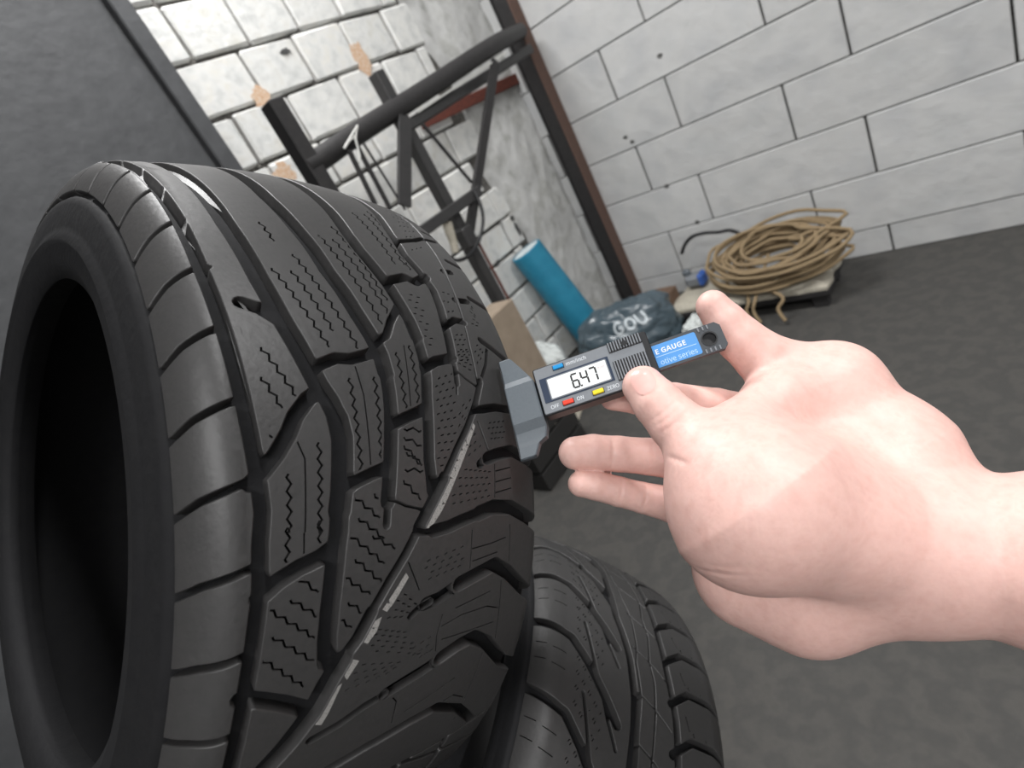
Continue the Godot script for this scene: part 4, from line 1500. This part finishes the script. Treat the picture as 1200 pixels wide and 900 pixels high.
func surface_net(cell: float, at0: Vector3) -> ArrayMesh:
	var lo := Vector3.ONE * INF
	var hi := -lo
	for b in bones:
		var m := Vector3.ONE * (maxf(b.ra, b.rb) + 0.012)
		lo = lo.min(b.a - m).min(b.a + b.d - m)
		hi = hi.max(b.a + m).max(b.a + b.d + m)
	var n := 6
	var big := cell * n
	var half := big * 0.8661
	var counts := Vector3i(((hi - lo) / big).ceil())
	var nx := (counts.x + 1) * n + 1
	var ny := (counts.y + 1) * n + 1
	var cells := {}                                # cell key -> vertex
	var s := Soup.new()
	var crossed := []                              # [cell key, axis, falling]
	var w := n + 1
	var vals := PackedFloat32Array()
	vals.resize(w * w * w)
	for bz in counts.z:
		for by in counts.y:
			for bx in counts.x:
				var corner := lo + Vector3(bx, by, bz) * big
				var mid := corner + Vector3.ONE * big * 0.5
				var near := INF
				var ds := []
				for b in bones:
					var d := b.dist(mid)
					ds.append(d)
					near = minf(near, d)
				if near > half + 0.012: continue
				var use := []
				for k in bones.size():
					if ds[k] < near + 2.0 * half + 0.03: use.append(bones[k])
				if absf(field(mid, use)) > half * 1.1 + 0.004: continue
				for z in w:
					for y in w:
						for x in w: vals[(z * w + y) * w + x] = field(corner + Vector3(x, y, z) * cell, use)
				for z in n:
					for y in n:
						for x in n:
							var o := (z * w + y) * w + x
							var c := [vals[o], vals[o + 1], vals[o + w], vals[o + w + 1], vals[o + w * w], vals[o + w * w + 1], vals[o + w * w + w], vals[o + w * w + w + 1]]
							var inside := 0
							for v in c: inside += 1 if v < 0.0 else 0
							if inside == 0 or inside == 8: continue
							var sum := Vector3.ZERO
							var cnt := 0
							for e in [[0, 1], [2, 3], [4, 5], [6, 7], [0, 2], [1, 3], [4, 6], [5, 7], [0, 4], [1, 5], [2, 6], [3, 7]]:
								var va: float = c[e[0]]
								var vb: float = c[e[1]]
								if (va < 0.0) == (vb < 0.0): continue
								var t := va / (va - vb)
								var pa := Vector3(e[0] & 1, (e[0] >> 1) & 1, e[0] >> 2)
								var pb := Vector3(e[1] & 1, (e[1] >> 1) & 1, e[1] >> 2)
								sum += pa.lerp(pb, t)
								cnt += 1
							var g := Vector3(c[1] + c[3] + c[5] + c[7] - c[0] - c[2] - c[4] - c[6], c[2] + c[3] + c[6] + c[7] - c[0] - c[1] - c[4] - c[5], c[4] + c[5] + c[6] + c[7] - c[0] - c[1] - c[2] - c[3])
							var key := ((bz * n + z) * ny + by * n + y) * nx + bx * n + x
							cells[key] = s.vert(corner + (Vector3(x, y, z) + sum / cnt) * cell - at0, g.normalized())
							if (c[0] < 0.0) != (c[1] < 0.0): crossed.append([key, 0])
							if (c[0] < 0.0) != (c[2] < 0.0): crossed.append([key, 1])
							if (c[0] < 0.0) != (c[4] < 0.0): crossed.append([key, 2])
	var step := [1, nx, nx * ny]
	for e in crossed:
		var k: int = e[0]
		var u: int = step[(e[1] + 1) % 3]
		var v: int = step[(e[1] + 2) % 3]
		if cells.has(k - u) and cells.has(k - v) and cells.has(k - u - v): s.quad(cells[k], cells[k - u], cells[k - u - v], cells[k - v])
	return s.mesh()

func joint(x: float, y: float, depth: float, r: float) -> Array:
	return [at(x, y, depth), r * depth / LENS]

func chain(which: int, joints: Array) -> void:
	for k in joints.size() - 1:
		bones.append(Bone.new(joints[k][0], joints[k + 1][0], joints[k][1], joints[k + 1][1], which))

func person() -> void:
	# joints: picture column, row, distance in metres, radius in pixels at that distance
	var wrist := joint(1075, 640, 0.345, 82)
	var thenar := joint(882, 588, 0.332, 92)
	var k1 := joint(975, 458, 0.390, 46)
	var k2 := joint(960, 510, 0.412, 38)
	var k3 := joint(930, 562, 0.418, 36)
	var k4 := joint(893, 608, 0.415, 34)
	var heel := joint(880, 668, 0.392, 60)
	var heel2 := joint(945, 688, 0.372, 70)
	chain(0, [joint(842, 540, 0.342, 52), thenar, wrist, joint(1280, 665, 0.30, 108), joint(1700, 740, 0.26, 150)])
	chain(0, [k1, joint(1035, 540, 0.372, 74), wrist])
	chain(0, [k2, wrist])
	chain(0, [k3, wrist])
	chain(0, [k4, heel, heel2, wrist])
	chain(0, [k1, k2, k3, k4])
	chain(0, [thenar, joint(960, 560, 0.37, 60), k1])
	chain(0, [joint(870, 500, 0.352, 34), joint(915, 470, 0.375, 36), k1])
	chain(1, [joint(754, 453, 0.3695, 24.5), joint(770, 472, 0.362, 28.5), joint(792, 496, 0.356, 32), joint(815, 518, 0.35, 36), joint(845, 542, 0.342, 50), thenar])
	chain(2, [joint(835, 359, 0.394, 19), joint(850, 378, 0.393, 23.5), joint(868, 398, 0.392, 27), joint(893, 419, 0.391, 31), joint(925, 436, 0.393, 37), k1])
	chain(3, [joint(718, 466, 0.405, 15), joint(745, 467, 0.407, 18), joint(790, 470, 0.409, 21.5), joint(840, 478, 0.410, 23), joint(890, 492, 0.413, 28), k2])
	chain(4, [joint(674, 531, 0.418, 19.5), joint(695, 530, 0.419, 21), joint(725, 532, 0.420, 21), joint(760, 535, 0.421, 21.5), joint(800, 540, 0.421, 24), joint(865, 550, 0.42, 28), k3])
	chain(5, [joint(681, 567, 0.413, 15.5), joint(698, 569, 0.414, 17), joint(725, 576, 0.415, 17.5), joint(752, 583, 0.416, 18), joint(790, 592, 0.416, 21.5), joint(845, 602, 0.416, 27), k4])
	for c in [[718, 532, 0.407, 1, 0.05, 24, 0.0007], [765, 535, 0.407, 1, 0.03, 26, 0.0007], [769, 536, 0.407, 1, 0.03, 26, 0.0006], [728, 577, 0.404, 1, 0.2, 22, 0.0006], [757, 584, 0.404, 1, 0.22, 24, 0.0007], [778, 484, 0.342, 0.65, 0.76, 26, 0.0005], [783, 490, 0.341, 0.65, 0.76, 28, 0.0006], [789, 497, 0.340, 0.65, 0.76, 28, 0.0005], [846, 664, 0.312, 0.25, 0.97, 45, 0.0008], [862, 655, 0.305, 0.2, 0.98, 40, 0.0006], [800, 540, 0.33, -0.2, 0.98, 30, 0.001]]:
		creases.append([at(c[0], c[1], c[2]), (RIGHT * c[3] + DOWN * c[4]).normalized(), c[5] * c[2] / LENS, c[6]])
	var base := at(1300, 690, 0.30)
	var body := put("person", surface_net(0.0015, base), M.skin, null, base)
	tag(body, "right hand and bare forearm, thumb and curled fingers holding the digital gauge", "person")
	body.name = numbered("person")
	# the thumb nail lies on the skin
	var s := Soup.new()
	var mid := at(751, 446, 0.36)
	var rows := 10
	var cols := 16
	var ax := (RIGHT * -0.50 + DOWN * -0.87).normalized()
	var bx := (RIGHT * 0.87 + DOWN * -0.50).normalized()
	for i in rows + 1:
		for j in cols + 1:
			var u := lerpf(-1, 1, i / float(rows))
			var a := TAU * j / cols
			var r := (i + 0.0) / rows
			var sx := signf(cos(a)) * pow(absf(cos(a)), 0.75) * r
			var sy := signf(sin(a)) * pow(absf(sin(a)), 0.75) * r
			var px := 754.0 + (-0.50 * sx * 15.5 + 0.87 * sy * 14.5)
			var py := 447.0 + (-0.87 * sx * 15.5 - 0.50 * sy * 14.5)
			var dir := ray(px, py).normalized()
			var t := 0.30
			for k in 40:
				var d := field(EYE + dir * t, bones)
				t += d * 0.9
				if absf(d) < 0.00003: break
				t = minf(t, 0.372)
			var p := EYE + dir * t
			var e := 0.0008
			var g := Vector3(field(p + Vector3(e, 0, 0), bones) - field(p - Vector3(e, 0, 0), bones), field(p + Vector3(0, e, 0), bones) - field(p - Vector3(0, e, 0), bones), field(p + Vector3(0, 0, e), bones) - field(p - Vector3(0, 0, e), bones)).normalized()
			var high := 0.0011 if i < rows - 1 else (0.0008 if i == rows - 1 else -0.0006)
			s.vert(p + g * high - base, g)
	for i in rows:
		for j in cols:
			var k := i * (cols + 1) + j
			s.quad(k, k + 1, k + cols + 2, k + cols + 1)
	put("fingernail", s.mesh(), M.nail, body)
	# the jacket sleeve begins past the right edge of the picture
	var a := at(1420, 690, 0.285)
	var b := at(1800, 758, 0.255)
	put("sleeve", tube([a - base, a.lerp(b, 0.4) - base, b - base], 0.075, 28, 5, 0.082), M.sleeve, body)
